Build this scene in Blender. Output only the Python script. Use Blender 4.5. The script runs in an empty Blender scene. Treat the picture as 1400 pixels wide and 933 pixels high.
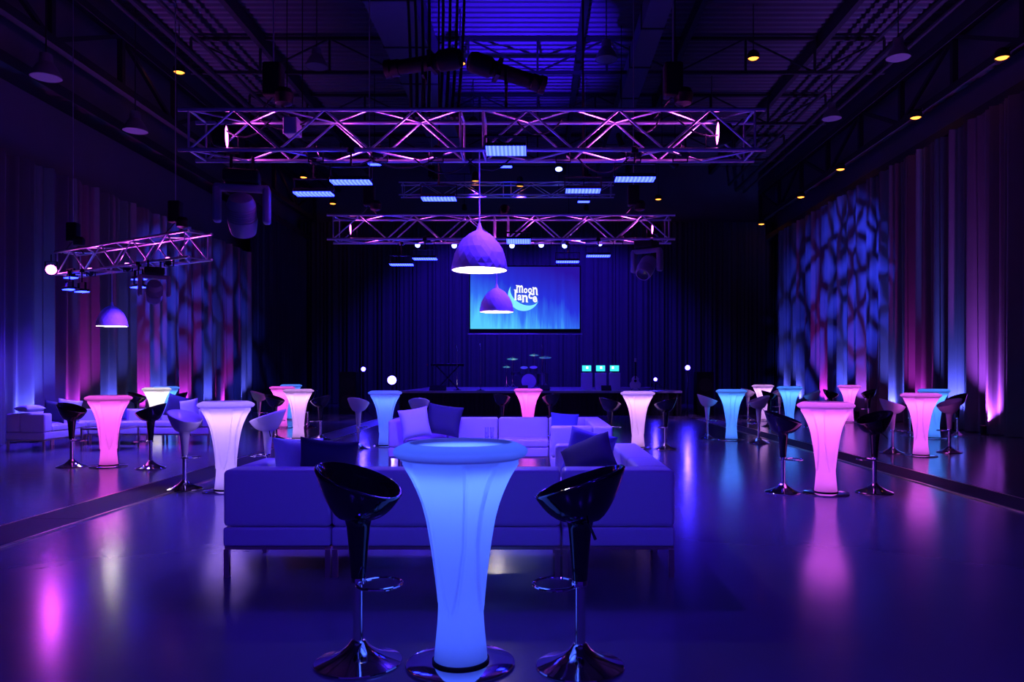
import bpy, bmesh, math, random
from mathutils import Vector, Matrix, Euler

# ------------------------------------------------------------------ camera, world, exposure
scene = bpy.context.scene
COL = scene.collection
F, CX, CY, EYE = 1050.0, 735.0, 511.0, 1.44      # focal length in pixels, vanishing point, eye height
cam_d = bpy.data.cameras.new('camera')
cam_d.sensor_width = 36.0
cam_d.lens = F / 1400.0 * 36.0
cam_d.shift_x = -(CX - 700.0) / 1400.0
cam_d.shift_y = (CY - 466.5) / 1400.0
cam_d.clip_end = 200
cam = bpy.data.objects.new('camera', cam_d)
COL.objects.link(cam)
cam.location = (0, 0, EYE)
cam.rotation_euler = (math.pi / 2, 0, 0)
scene.camera = cam

world = bpy.data.worlds.new('world')
scene.world = world
world.use_nodes = True
bg = world.node_tree.nodes['Background']
bg.inputs[0].default_value = (0.07, 0.014, 1.0, 1)
bg.inputs[1].default_value = 0.16

scene.view_settings.view_transform = 'Standard'
scene.view_settings.look = 'None'
scene.view_settings.gamma = 1
scene.view_settings.use_curve_mapping = False
scene.view_settings.exposure = 0.0
scene.cycles.use_denoising = True
scene.cycles.max_bounces = 8
scene.cycles.diffuse_bounces = 3
scene.cycles.glossy_bounces = 4
scene.cycles.transmission_bounces = 6
scene.cycles.sample_clamp_indirect = 4.0
scene.cycles.caustics_reflective = False
scene.cycles.caustics_refractive = False

BLUE = (0.06, 0.013, 1.0)
DEEP = (0.04, 0.006, 1.0)
PINK = (1.0, 0.10, 0.75)
VIOLET = (0.32, 0.05, 1.0)
WHITE = (1.0, 0.86, 0.72)

PI = math.pi
ordn = ['first', 'second', 'third', 'fourth', 'fifth', 'sixth', 'seventh', 'eighth', 'ninth', 'tenth', 'eleventh']
def X(px, Y): return (px - CX) * Y / F
def Z(py, Y): return EYE + (CY - py) * Y / F
def P(px, py, Y): return Vector((X(px, Y), Y, Z(py, Y)))

# ------------------------------------------------------------------ helpers
class MB:
    """collects primitives; build() links them as ONE mesh object"""
    def __init__(self): self.v = []; self.f = []
    def add(self, vs, fs, M=None):
        o = len(self.v)
        self.v += [tuple(M @ Vector(p)) if M is not None else tuple(p) for p in vs]
        self.f += [tuple(i + o for i in f) for f in fs]
        return self
    def box(self, x0, x1, y0, y1, z0, z1, M=None):
        vs = [(x, y, z) for z in (z0, z1) for y in (y0, y1) for x in (x0, x1)]
        fs = [(0, 2, 3, 1), (4, 5, 7, 6), (0, 1, 5, 4), (2, 6, 7, 3), (0, 4, 6, 2), (1, 3, 7, 5)]
        return self.add(vs, fs, M)
    def rbox(self, x0, x1, y0, y1, z0, z1, r=0.03, seg=3, M=None):
        c = ((x0 + x1) / 2, (y0 + y1) / 2, (z0 + z1) / 2)
        h = ((x1 - x0) / 2, (y1 - y0) / 2, (z1 - z0) / 2)
        r = min(r, min(h) * 0.98)
        def line(hh):
            a = [hh - r + r * math.tan(PI / 4 * i / seg) for i in range(seg + 1)]
            return [-t for t in reversed(a)] + a
        L = [line(t) for t in h]
        vid = {}
        vs = []; fs = []
        def vert(i, j, k):
            key = (i, j, k)
            if key not in vid:
                g = (L[0][i], L[1][j], L[2][k])
                inn = tuple(max(-(hh - r), min(hh - r, t)) for t, hh in zip(g, h))
                d = Vector(g) - Vector(inn)
                if d.length > 1e-9: d.normalize()
                vid[key] = len(vs)
                vs.append(tuple(cc + a + r * b for cc, a, b in zip(c, inn, d)))
            return vid[key]
        n = 2 * seg + 1
        for i in range(n):
            for j in range(n):
                fs.append((vert(i, j, 0), vert(i, j + 1, 0), vert(i + 1, j + 1, 0), vert(i + 1, j, 0)))
                fs.append((vert(i, j, n), vert(i + 1, j, n), vert(i + 1, j + 1, n), vert(i, j + 1, n)))
                fs.append((vert(i, 0, j), vert(i + 1, 0, j), vert(i + 1, 0, j + 1), vert(i, 0, j + 1)))
                fs.append((vert(i, n, j), vert(i, n, j + 1), vert(i + 1, n, j + 1), vert(i + 1, n, j)))
                fs.append((vert(0, i, j), vert(0, i, j + 1), vert(0, i + 1, j + 1), vert(0, i + 1, j)))
                fs.append((vert(n, i, j), vert(n, i + 1, j), vert(n, i + 1, j + 1), vert(n, i, j + 1)))
        return self.add(vs, fs, M)
    def tube(self, pts, r, n=8, closed=False, M=None, cap=True):
        pts = [Vector(p) for p in pts]
        m = len(pts)
        rs = r if isinstance(r, (list, tuple)) else [r] * m
        vs = []; fs = []
        ref = None
        for i, p in enumerate(pts):
            if closed: t = pts[(i + 1) % m] - pts[i - 1]
            else: t = pts[min(i + 1, m - 1)] - pts[max(i - 1, 0)]
            t.normalize()
            if ref is None: ref = t.orthogonal().normalized()
            ref = (ref - t * ref.dot(t))
            if ref.length < 1e-6: ref = t.orthogonal()
            ref.normalize()
            b = t.cross(ref)
            for k in range(n):
                a = 2 * PI * k / n
                vs.append(p + (ref * math.cos(a) + b * math.sin(a)) * rs[i])
        for i in range(m if closed else m - 1):
            j = (i + 1) % m
            for k in range(n):
                l = (k + 1) % n
                fs.append((i * n + k, i * n + l, j * n + l, j * n + k))
        if cap and not closed:
            fs.append(tuple(range(n - 1, -1, -1)))
            fs.append(tuple((m - 1) * n + k for k in range(n)))
        return self.add(vs, fs, M)
    def lathe(self, prof, n=24, M=None, cap0=True, cap1=True):
        vs = []; fs = []
        for r, z in prof:
            for k in range(n):
                a = 2 * PI * k / n
                vs.append((r * math.cos(a), r * math.sin(a), z))
        for i in range(len(prof) - 1):
            for k in range(n):
                l = (k + 1) % n
                fs.append((i * n + k, i * n + l, (i + 1) * n + l, (i + 1) * n + k))
        if cap0: fs.append(tuple(range(n - 1, -1, -1)))
        if cap1: fs.append(tuple((len(prof) - 1) * n + k for k in range(n)))
        return self.add(vs, fs, M)
    def mesh(self, name, mat=None, smooth=True, angle=35):
        me = bpy.data.meshes.new(name)
        me.from_pydata(self.v, [], self.f)
        me.update()
        if mat: me.materials.append(mat)
        if smooth:
            bm = bmesh.new(); bm.from_mesh(me)
            lim = math.radians(angle)
            for f in bm.faces: f.smooth = True
            for e in bm.edges:
                if len(e.link_faces) == 2 and e.calc_face_angle(0) > lim: e.smooth = False
            bm.to_mesh(me); bm.free()
        return me
    def build(self, name, mat, parent=None, smooth=True, angle=35, loc=None):
        return link(name, self.mesh(name, mat, smooth, angle), parent, loc)

def link(name, data, parent=None, loc=None):
    o = bpy.data.objects.new(name, data)
    COL.objects.link(o)
    if parent is not None: o.parent = parent
    if loc is not None: o.location = loc
    return o
def tag(o, label=None, cat=None, group=None, kind=None):
    if label: o['label'] = label
    if cat: o['category'] = cat
    if group: o['group'] = group
    if kind: o['kind'] = kind
    return o
def thing(name, label, cat, loc=(0, 0, 0), rz=0, group=None):
    o = bpy.data.objects.new(name, None)
    o.empty_display_size = 0.1
    COL.objects.link(o)
    o.location = loc; o.rotation_euler = (0, 0, rz)
    return tag(o, label, cat, group)
def copy_tree(o, parent=None):
    c = o.copy(); COL.objects.link(c)
    if parent is not None: c.parent = parent
    for ch in list(o.children): copy_tree(ch, c)
    return c
def recolor(o, old, new):
    """object-level material on a copied tree that shares its meshes"""
    for q in [o] + list(o.children_recursive):
        if q.type == 'MESH':
            for i, s in enumerate(q.material_slots):
                if s.material in old:
                    k = old.index(s.material)
                    s.link = 'OBJECT'; s.material = new[k]
def struct(name, mb, mat, parent=None, smooth=False):
    o = mb.build(name, mat, parent, smooth)
    if parent is None: o['kind'] = 'structure'
    return o
def aim(d):
    return Vector(d).to_track_quat('-Z', 'Y').to_matrix().to_4x4()
def frame_z(d):
    return Vector(d).to_track_quat('Z', 'Y').to_matrix().to_4x4()
def lamp(kind, parent, loc, power, color, target=None, angle=60, blend=0.6, radius=0.05, size=None, name='lamp_light'):
    L = bpy.data.lights.new(name, kind)
    L.energy = power; L.color = color
    if kind == 'SPOT':
        L.spot_size = math.radians(angle); L.spot_blend = blend; L.shadow_soft_size = radius
    elif kind == 'POINT': L.shadow_soft_size = radius
    elif kind == 'AREA':
        L.shape = 'RECTANGLE'; L.size, L.size_y = size
    o = bpy.data.objects.new(name, L); COL.objects.link(o)
    if parent is not None: o.parent = parent
    o.location = loc
    if target is not None:
        o.rotation_euler = (Vector(target) - Vector(loc)).to_track_quat('-Z', 'Y').to_euler()
    return o

# ------------------------------------------------------------------ materials
def mat(name, col=(0.5, 0.5, 0.5), rough=0.5, metal=0.0, emit=None, strength=0.0, spec=0.5, coat=0.0, noise=None):
    m = bpy.data.materials.new(name); m.use_nodes = True
    nt = m.node_tree; b = nt.nodes['Principled BSDF']
    b.inputs['Base Color'].default_value = (*col, 1)
    b.inputs['Roughness'].default_value = rough
    b.inputs['Metallic'].default_value = metal
    b.inputs['Specular IOR Level'].default_value = spec
    b.inputs['Coat Weight'].default_value = coat
    if emit:
        b.inputs['Emission Color'].default_value = (*emit, 1)
        b.inputs['Emission Strength'].default_value = strength
    if noise:
        sc, amt, bump = noise
        tc = nt.nodes.new('ShaderNodeTexCoord'); nz = nt.nodes.new('ShaderNodeTexNoise')
        nz.inputs['Scale'].default_value = sc; nz.inputs['Detail'].default_value = 4
        nt.links.new(tc.outputs['Object'], nz.inputs['Vector'])
        if amt:
            mr = nt.nodes.new('ShaderNodeMixRGB'); mr.blend_type = 'MIX'
            mr.inputs['Color1'].default_value = (*[c * (1 - amt) for c in col], 1)
            mr.inputs['Color2'].default_value = (*[min(1, c * (1 + amt)) for c in col], 1)
            nt.links.new(nz.outputs['Fac'], mr.inputs['Fac'])
            nt.links.new(mr.outputs['Color'], b.inputs['Base Color'])
        if bump:
            bp = nt.nodes.new('ShaderNodeBump'); bp.inputs['Strength'].default_value = bump
            bp.inputs['Distance'].default_value = 0.02
            nt.links.new(nz.outputs['Fac'], bp.inputs['Height'])
            nt.links.new(bp.outputs['Normal'], b.inputs['Normal'])
    return m
def glow(name, col, strength):
    m = bpy.data.materials.new(name); m.use_nodes = True
    nt = m.node_tree; nt.nodes.clear()
    e = nt.nodes.new('ShaderNodeEmission'); out = nt.nodes.new('ShaderNodeOutputMaterial')
    e.inputs[0].default_value = (*col, 1); e.inputs[1].default_value = strength
    nt.links.new(e.outputs[0], out.inputs[0])
    return m

M_black = mat('black_powder_coat', (0.010, 0.010, 0.011), 0.5, spec=.2)
M_gloss_black = mat('gloss_black_plastic', (0.006, 0.006, 0.007), 0.10, spec=0.6, coat=0.3)
M_gloss_white = mat('gloss_white_plastic', (0.62, 0.62, 0.64), 0.22)
M_chrome = mat('chrome', (0.85, 0.85, 0.87), 0.08, 1.0)
M_steel = mat('brushed_steel', (0.85, 0.72, 0.50), 0.28, 1.0)
M_alu = mat('truss_aluminium', (0.80, 0.80, 0.82), 0.34, 1.0)
M_leather = mat('white_leatherette', (0.74, 0.72, 0.75), 0.45, noise=(60, 0.03, 0.05))
M_pillow_light = mat('light_blue_cushion_cloth', (0.72, 0.84, 0.95), 0.8, noise=(90, 0.06, 0.1))
M_pillow_dark = mat('navy_cushion_cloth', (0.035, 0.035, 0.09), 0.75, noise=(90, 0.06, 0.1))
M_pillow_mid = mat('blue_cushion_cloth', (0.12, 0.16, 0.45), 0.75, noise=(90, 0.06, 0.1))
M_pillow_bright = mat('bright_blue_cushion_cloth', (0.30, 0.30, 0.75), 0.75, noise=(90, 0.06, 0.1))
M_pillow_white = mat('white_cushion_cloth', (0.7, 0.7, 0.72), 0.8, noise=(90, 0.04, 0.1))
M_drape = mat('grey_pleated_drape', (0.13, 0.125, 0.14), 0.85, noise=(3, 0.12, 0))
M_backdrape = mat('black_stage_drape', (0.05, 0.05, 0.055), 0.85, noise=(3, 0.12, 0))
M_wall = mat('painted_wall', (0.16, 0.16, 0.18), 0.8, noise=(1.5, 0.1, 0))
M_deck = mat('corrugated_deck', (0.13, 0.13, 0.15), 0.45, 0.3, noise=(2, 0.12, 0))
M_roofsteel = mat('roof_steel', (0.03, 0.03, 0.035), 0.55, 0.2)
M_duct = mat('galvanised_duct', (0.13, 0.13, 0.14), 0.45, 0.3, noise=(4, 0.1, 0))
M_cable = mat('black_cable', (0.02, 0.02, 0.02), 0.5)
M_mat = mat('dark_floor_mat', (0.05, 0.05, 0.06), 0.62, noise=(40, 0.2, 0.1))
M_stage = mat('stage_deck', (0.5, 0.5, 0.52), 0.35, noise=(8, 0.15, 0))
M_skirt = mat('black_stage_skirt', (0.02, 0.02, 0.022), 0.8)
M_glass = mat('clear_glass', (0.9, 0.95, 1.0), 0.03)
M_glass.node_tree.nodes['Principled BSDF'].inputs['Transmission Weight'].default_value = 1.0
M_tabletop = mat('smoked_table_top', (0.01, 0.01, 0.012), 0.08)
M_shade = mat('white_crumpled_shade', (0.72, 0.70, 0.74), 0.6, noise=(7, 0.05, 0.35))
M_shade_in = mat('white_shade_lining', (0.9, 0.88, 0.85), 0.6)
M_bulb = glow('lit_bulb', WHITE, 14)
M_warm = glow('warm_downlight', (1.0, 0.26, 0.04), 4)
M_pinklens = glow('pink_lens', (1.0, 0.14, 1.0), 9)
M_star = glow('stage_blinder_lens', (0.06, 0.045, 1.0), 60)
M_star2 = glow('stage_par_lens', (0.05, 0.035, 1.0), 45)
M_bluelens = glow('blue_lens', (0.12, 0.16, 1.0), 14)
M_red = glow('red_indicator', (1.0, 0.03, 0.02), 1.2)
M_beacon = glow('console_screen', (0.05, 0.75, 0.85), 1.3)
M_beacon2 = glow('console_cursor', (0.8, 1.0, 1.0), 1.6)

# LED panel lens: rows of diodes
def led_panel_mat():
    m = bpy.data.materials.new('blue_diode_panel'); m.use_nodes = True
    nt = m.node_tree; nt.nodes.clear()
    tc = nt.nodes.new('ShaderNodeTexCoord'); sx = nt.nodes.new('ShaderNodeSeparateXYZ')
    nt.links.new(tc.outputs['Object'], sx.inputs[0])
    mu = nt.nodes.new('ShaderNodeMath'); mu.operation = 'MULTIPLY'; mu.inputs[1].default_value = 2 * PI / 0.045
    nt.links.new(sx.outputs['X'], mu.inputs[0])
    cs = nt.nodes.new('ShaderNodeMath'); cs.operation = 'COSINE'; nt.links.new(mu.outputs[0], cs.inputs[0])
    mr = nt.nodes.new('ShaderNodeMapRange')
    mr.inputs['From Min'].default_value = -1; mr.inputs['From Max'].default_value = 1
    mr.inputs['To Min'].default_value = 16; mr.inputs['To Max'].default_value = 38
    nt.links.new(cs.outputs[0], mr.inputs['Value'])
    e = nt.nodes.new('ShaderNodeEmission'); e.inputs[0].default_value = (0.009, 0.015, 1.0, 1)
    nt.links.new(mr.outputs[0], e.inputs[1])
    out = nt.nodes.new('ShaderNodeOutputMaterial'); nt.links.new(e.outputs[0], out.inputs[0])
    return m
M_led = led_panel_mat()

# glossy sealed floor
def floor_mat():
    m = bpy.data.materials.new('sealed_dark_floor'); m.use_nodes = True
    nt = m.node_tree; b = nt.nodes['Principled BSDF']
    tc = nt.nodes.new('ShaderNodeTexCoord')
    mp = nt.nodes.new('ShaderNodeMapping'); nt.links.new(tc.outputs['Object'], mp.inputs[0])
    mp.inputs['Scale'].default_value = (1.0, 1.0, 1.0)
    n1 = nt.nodes.new('ShaderNodeTexNoise'); n1.inputs['Scale'].default_value = 0.9; n1.inputs['Detail'].default_value = 6
    n2 = nt.nodes.new('ShaderNodeTexNoise'); n2.inputs['Scale'].default_value = 7; n2.inputs['Detail'].default_value = 5
    nt.links.new(mp.outputs[0], n1.inputs['Vector']); nt.links.new(mp.outputs[0], n2.inputs['Vector'])
    cr = nt.nodes.new('ShaderNodeMapRange'); cr.inputs['To Min'].default_value = 0.15; cr.inputs['To Max'].default_value = 0.21
    nt.links.new(n2.outputs['Fac'], cr.inputs['Value']); nt.links.new(cr.outputs[0], b.inputs['Roughness'])
    mx = nt.nodes.new('ShaderNodeMixRGB'); mx.inputs['Color1'].default_value = (0.13, 0.126, 0.137, 1); mx.inputs['Color2'].default_value = (0.175, 0.168, 0.18, 1)
    nt.links.new(n1.outputs['Fac'], mx.inputs['Fac']); nt.links.new(mx.outputs[0], b.inputs['Base Color'])
    bp = nt.nodes.new('ShaderNodeBump'); bp.inputs['Strength'].default_value = 0.05; bp.inputs['Distance'].default_value = 0.008
    nt.links.new(n2.outputs['Fac'], bp.inputs['Height']); nt.links.new(bp.outputs['Normal'], b.inputs['Normal'])
    b.inputs['Specular IOR Level'].default_value = 0.55
    return m
M_floor = floor_mat()

# translucent moulded plastic of the lit tables: the diode rod inside lights it
def shell_mat(name, tr=.92):
    m = bpy.data.materials.new(name); m.use_nodes = True
    nt = m.node_tree; nt.nodes.clear()
    t = nt.nodes.new('ShaderNodeBsdfTranslucent'); t.inputs[0].default_value = (tr, tr, tr, 1)
    d = nt.nodes.new('ShaderNodeBsdfDiffuse'); d.inputs[0].default_value = (0.35, 0.35, 0.37, 1)
    g = nt.nodes.new('ShaderNodeBsdfGlossy'); g.inputs['Roughness'].default_value = 0.35
    a = nt.nodes.new('ShaderNodeMixShader'); a.inputs[0].default_value = 0.22
    c = nt.nodes.new('ShaderNodeMixShader'); c.inputs[0].default_value = 0.03
    nt.links.new(t.outputs[0], a.inputs[1]); nt.links.new(d.outputs[0], a.inputs[2])
    nt.links.new(a.outputs[0], c.inputs[1]); nt.links.new(g.outputs[0], c.inputs[2])
    o = nt.nodes.new('ShaderNodeOutputMaterial'); nt.links.new(c.outputs[0], o.inputs[0])
    return m
M_shell = shell_mat('frosted_table_plastic')
M_rim = shell_mat('thick_frosted_table_top', .82)

# ------------------------------------------------------------------ setting
HX, HY0, HY1, HZ = 11.4, -9.0, 36.9, 11.4
struct('floor', MB().box(-HX, HX, HY0, HY1 + .3, -0.2, 0), M_floor)
struct('wall_left', MB().box(-HX - .2, -HX, HY0, HY1 + .2, 0, HZ), M_wall)
struct('wall_right', MB().box(HX, HX + .2, HY0, HY1 + .2, 0, HZ), M_wall)
struct('wall_back', MB().box(-HX, HX, HY1, HY1 + .2, 0, HZ), M_wall)
# corrugated steel roof deck, ridges running across the hall
mb = MB()
pitch = 0.30
ys = []
y = HY0
while y < HY1 + .2:
    for dy, dz in ((0, 0), (0.09, 0), (0.13, -0.075), (0.25, -0.075), (0.29, 0)): ys.append((y + dy, HZ + .08 + dz))
    y += pitch
vs = []; fs = []
for (yy, zz) in ys: vs += [(-HX - .2, yy, zz), (HX + .2, yy, zz)]
for i in range(len(ys) - 1): fs.append((2 * i, 2 * i + 2, 2 * i + 3, 2 * i + 1))
mb.add(vs, fs)
mb.box(-HX - .2, HX + .2, HY0, HY1 + .2, HZ + .12, HZ + .25)
struct('ceiling', mb, M_deck)

def roof_truss(name, a, b, z0, z1, step, r=0.07, diag=True):
    """open-web roof girder: chords, posts and diagonals, each a child"""
    a = Vector(a); b = Vector(b); L = (b - a).length; d = (b - a) / L
    root = thing(name, None, None, a); root['kind'] = 'structure'
    sx = abs(d.x) > .5
    def bar(nm, p, q, w):
        p = Vector(p) - a; q = Vector(q) - a
        m = MB(); M = Matrix.Translation(p) @ frame_z(q - p)
        m.box(-w, w, -w, w, 0, (q - p).length, M)
        return m.build(nm, M_roofsteel, root, False)
    for z in (z0, z1):
        bar('chord', a + Vector((0, 0, z)), b + Vector((0, 0, z)), r)
    n = int(round(L / step))
    for i in range(n + 1):
        p = a + d * (L * i / n)
        bar('post', p + Vector((0, 0, z0)), p + Vector((0, 0, z1)), r * .7)
        if diag and i < n:
            q = a + d * (L * (i + 1) / n)
            if i % 2: p, q = q, p
            bar('diagonal', p + Vector((0, 0, z1)), q + Vector((0, 0, z0)), r * .5)
    return root
# lengthwise girders over the side walls, cross girders under the deck
for s in (-1, 1):
    roof_truss('roof_girder', (s * 10.68, 2.6, 0), (s * 10.68, 36.8, 0), 8.75, 10.1, 2.85, 0.10)
for yy in (13.4, 18.0, 22.6, 27.2, 31.8):
    roof_truss('roof_girder', (-10.2, yy, 0), (10.2, yy, 0), 10.3, 11.3, 2.04, 0.045)
for i, xx in enumerate((-8.1, -4.4, 1.25, 4.3, 8.3)):
    o = struct('roof_beam', MB().box(xx - .08, xx + .08, HY0, HY1, 11.0, 11.41), M_roofsteel)
# ledges above the drapes
for s, nm in ((-1, 'trim_1'), (1, 'trim_2')):
    struct(nm, MB().box(min(s * 11.4, s * 10.75), max(s * 11.4, s * 10.75), HY0, HY1, 7.72, 7.95), M_roofsteel)
# upper pipes along the right and left side
for s in (-1, 1):
    for (xx, zz, r) in ((9.55, 10.25, .09), (9.2, 10.5, .06), (9.9, 10.15, .05)):
        o = MB().tube([(s * xx, HY0, zz), (s * xx, HY1, zz)], r, 8).build('ceiling_pipe', M_roofsteel)
        o['kind'] = 'structure'
# ducts
def duct(x, z, w, h, y0, y1, label):
    root = thing('air_duct', label, 'duct', (x, y0, z))
    n = int((y1 - y0) / 2.4)
    for i in range(n):
        a = i * (y1 - y0) / n; b = (i + 1) * (y1 - y0) / n
        MB().box(-w, w, a, b - .03, -h, h).build('duct_section', M_duct, root, False)
        MB().box(-w - .03, w + .03, b - .05, b, -h - .03, h + .03).build('flange', M_roofsteel, root, False)
duct(-3.3, 10.1, .55, .45, 12, 34, 'boxy galvanised air duct under the roof deck, left of centre')
duct(2.9, 10.4, .28, .28, 12, 34, 'narrow galvanised air duct under the roof deck, right of centre')
# bundle of black cables dropping from the deck to the front truss
for k in (0, 1, 2, 3, 5, 6, 7, 8):
    m = MB()
    x0 = X(545 + k * 11, 14.5); z0 = 11.35
    sag = 0.12
    pts = [(x0 + sag * t * (1 - t) * 2 + (X(560 + k * 8, 9.4) - x0) * t, 14.5 - 5.0 * t, z0 - (z0 - 4.6) * (t ** 0.8)) for t in [i / 10 for i in range(11)]]
    m.tube(pts, 0.022, 6)
    tag(m.build('power_cable', M_cable), 'black power cable dropping from the roof onto the near truss, %s from the left' % ordn[k - (k > 4)], 'cable', 'cable bundle over the front truss')

# ------------------------------------------------------------------ drapes
def drape(name, p0, p1, ztop, seed, material, label, group, amp=0.19, zbot=0.02, nrm=1):
    """one pleated panel hanging between two floor points"""
    rnd = random.Random(seed // 100)
    s0 = p0[0] + p0[1]
    p0 = Vector((p0[0], p0[1], 0)); p1 = Vector((p1[0], p1[1], 0))
    L = (p1 - p0).length; u = (p1 - p0) / L; nv = Vector((-u.y, u.x, 0)) * nrm
    n = int(L / 0.022)
    ph = [rnd.uniform(0, 6.28) for _ in range(6)]
    prof = []
    for i in range(n + 1):
        s = L * i / n
        q = s + s0
        w = q + 0.05 * math.sin(q * 3.1 + ph[0]) + 0.03 * math.sin(q * 7.3 + ph[1])
        big = math.sin(w * 2 * PI / 0.82 + ph[2])
        fine = math.sin(w * 2 * PI / 0.21 + ph[3]) + 0.4 * math.sin(w * 2 * PI / 0.13 + ph[4])
        prof.append((s, amp * (0.75 * big + 0.0), amp * 0.32 * fine))
    zs = [zbot, 0.6, 1.5, 3.0, 5.0, ztop - .4, ztop]
    vs = []; fs = []
    for z in zs:
        t = z / ztop
        kb = 1.1 - 0.5 * t; kf = 0.8 + 0.5 * t
        for (s, b_, f_) in prof:
            d = b_ * kb + f_ * kf
            q = p0 + u * s + nv * d
            vs.append((q.x, q.y, z))
    m = n + 1
    for j in range(len(zs) - 1):
        for i in range(n): fs.append((j * m + i, j * m + i + 1, (j + 1) * m + i + 1, (j + 1) * m + i))
    o = MB().add(vs, fs).build(name, material, None, True, 80)
    return tag(o, label, 'drape', group)
k = 0
yy = 9.0
while yy < 28.6:
    drape('wall_drape', (-10.8, yy), (-10.8, yy + 2.797), 5.95, 100 + k, M_drape, 'pleated grey drape panel on the left wall, %s from the near end' % ordn[k], 'drape panels on the left wall', nrm=-1)
    yy += 2.8; k += 1
yy = 10.0
while yy < 34.0:
    drape('wall_drape', (10.75, yy), (10.75, yy + 2.697), 7.7, 200 + k, M_drape, 'tall pleated grey drape panel on the right wall, %s from the near end' % ordn[k - 7], 'drape panels on the right wall')
    yy += 2.7; k += 1
for i in range(8):
    drape('stage_drape', (-11.2 + i * 2.8, 36.3), (-11.2 + i * 2.8 + 2.797, 36.3), 8.6, 300 + i, M_backdrape, 'black pleated drape panel behind the stage, %s from the left' % ordn[i], 'black drapes behind the stage', 0.09)
for i in range(3):
    drape('stage_drape', (-10.8, 28.75 + i * 2.4), (-10.8, 28.75 + i * 2.4 + 2.397), 8.0, 320 + i, M_backdrape, 'black drape panel at the far left corner, %s from the near end' % ordn[i], 'black drapes at the far left corner', 0.07, nrm=-1)

# ------------------------------------------------------------------ floor uplights
M_can = M_black
def uplight(x, y, side, col, power, label, ang=30, lens=None):
    """small floor can; it throws its light up the drape folds"""
    root = thing('floor_uplight', label, 'uplight', (x, y, 0))
    tilt = Matrix.Rotation(-side * 0.0, 4, 'Y')
    MB().box(-.09, .09, -.07, .07, 0, .02).build('foot_plate', M_black, root, False)
    MB().lathe([(.05, .03), (.075, .05), (.075, .20), (.082, .205), (.082, .22), (.070, .22), (.070, .19)], 16, tilt, True, True).build('can', M_black, root)
    MB().lathe([(.0699, .205), (.001, .206)], 16, tilt, False, False).build('lens', lens, root)
    m = MB()
    for s in (-1, 1): m.box(-.012, .012, s * .088 - .006, s * .088 + .006, 0.015, .13)
    m.build('bracket', M_black, root, False)
    lamp('SPOT', root, (0, 0, .23), power * 3.4, col, (side * 0.8, 0, 4.0), 84, 1.0, 0.03)
    return root
M_lens_b = glow('blue_uplight_lens', (0.06, 0.08, 1), 6)
M_lens_p = glow('pink_uplight_lens', (1, 0.1, 0.6), 5)
UPB = (0.10, 0.12, 1.0)
UPP = (0.60, 0.03, 0.75)
UPV = (0.46, 0.08, 1.0)
for i, (px_, c, pw) in enumerate(((35, 'b', 210), (102, 'p', 170), (148, 'b', 150), (190, 'p', 190), (213, 'b', 170), (250, 'p', 150), (280, 'b', 120), (303, 'p', 110), (331, 'b', 150))):
    Y = -10.7 * F / (px_ - CX)
    uplight(-10.48, Y, -1, UPB if c == 'b' else UPP, pw, ('blue' if c == 'b' else 'pink') + ' floor uplight at the left drapes, %s from the near end' % ordn[i], 30, M_lens_b if c == 'b' else M_lens_p)
for i, (px_, c, pw) in enumerate(((1360, 'v', 420), (1315, 'b', 380), (1262, 'p', 190), (1225, 'b', 260), (1183, 'v', 150), (1158, 'b', 240), (1130, 'p', 200), (1096, 'b', 200), (1079, 'b', 200))):
    Y = 10.7 * F / (px_ - CX)
    uplight(10.43, Y, 1, {'b': UPB, 'p': UPP, 'v': UPV}[c], pw, {'b': 'blue', 'p': 'pink', 'v': 'violet'}[c] + ' floor uplight at the right drapes, %s from the near end' % ordn[i], 30, M_lens_b if c == 'b' else M_lens_p)

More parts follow.
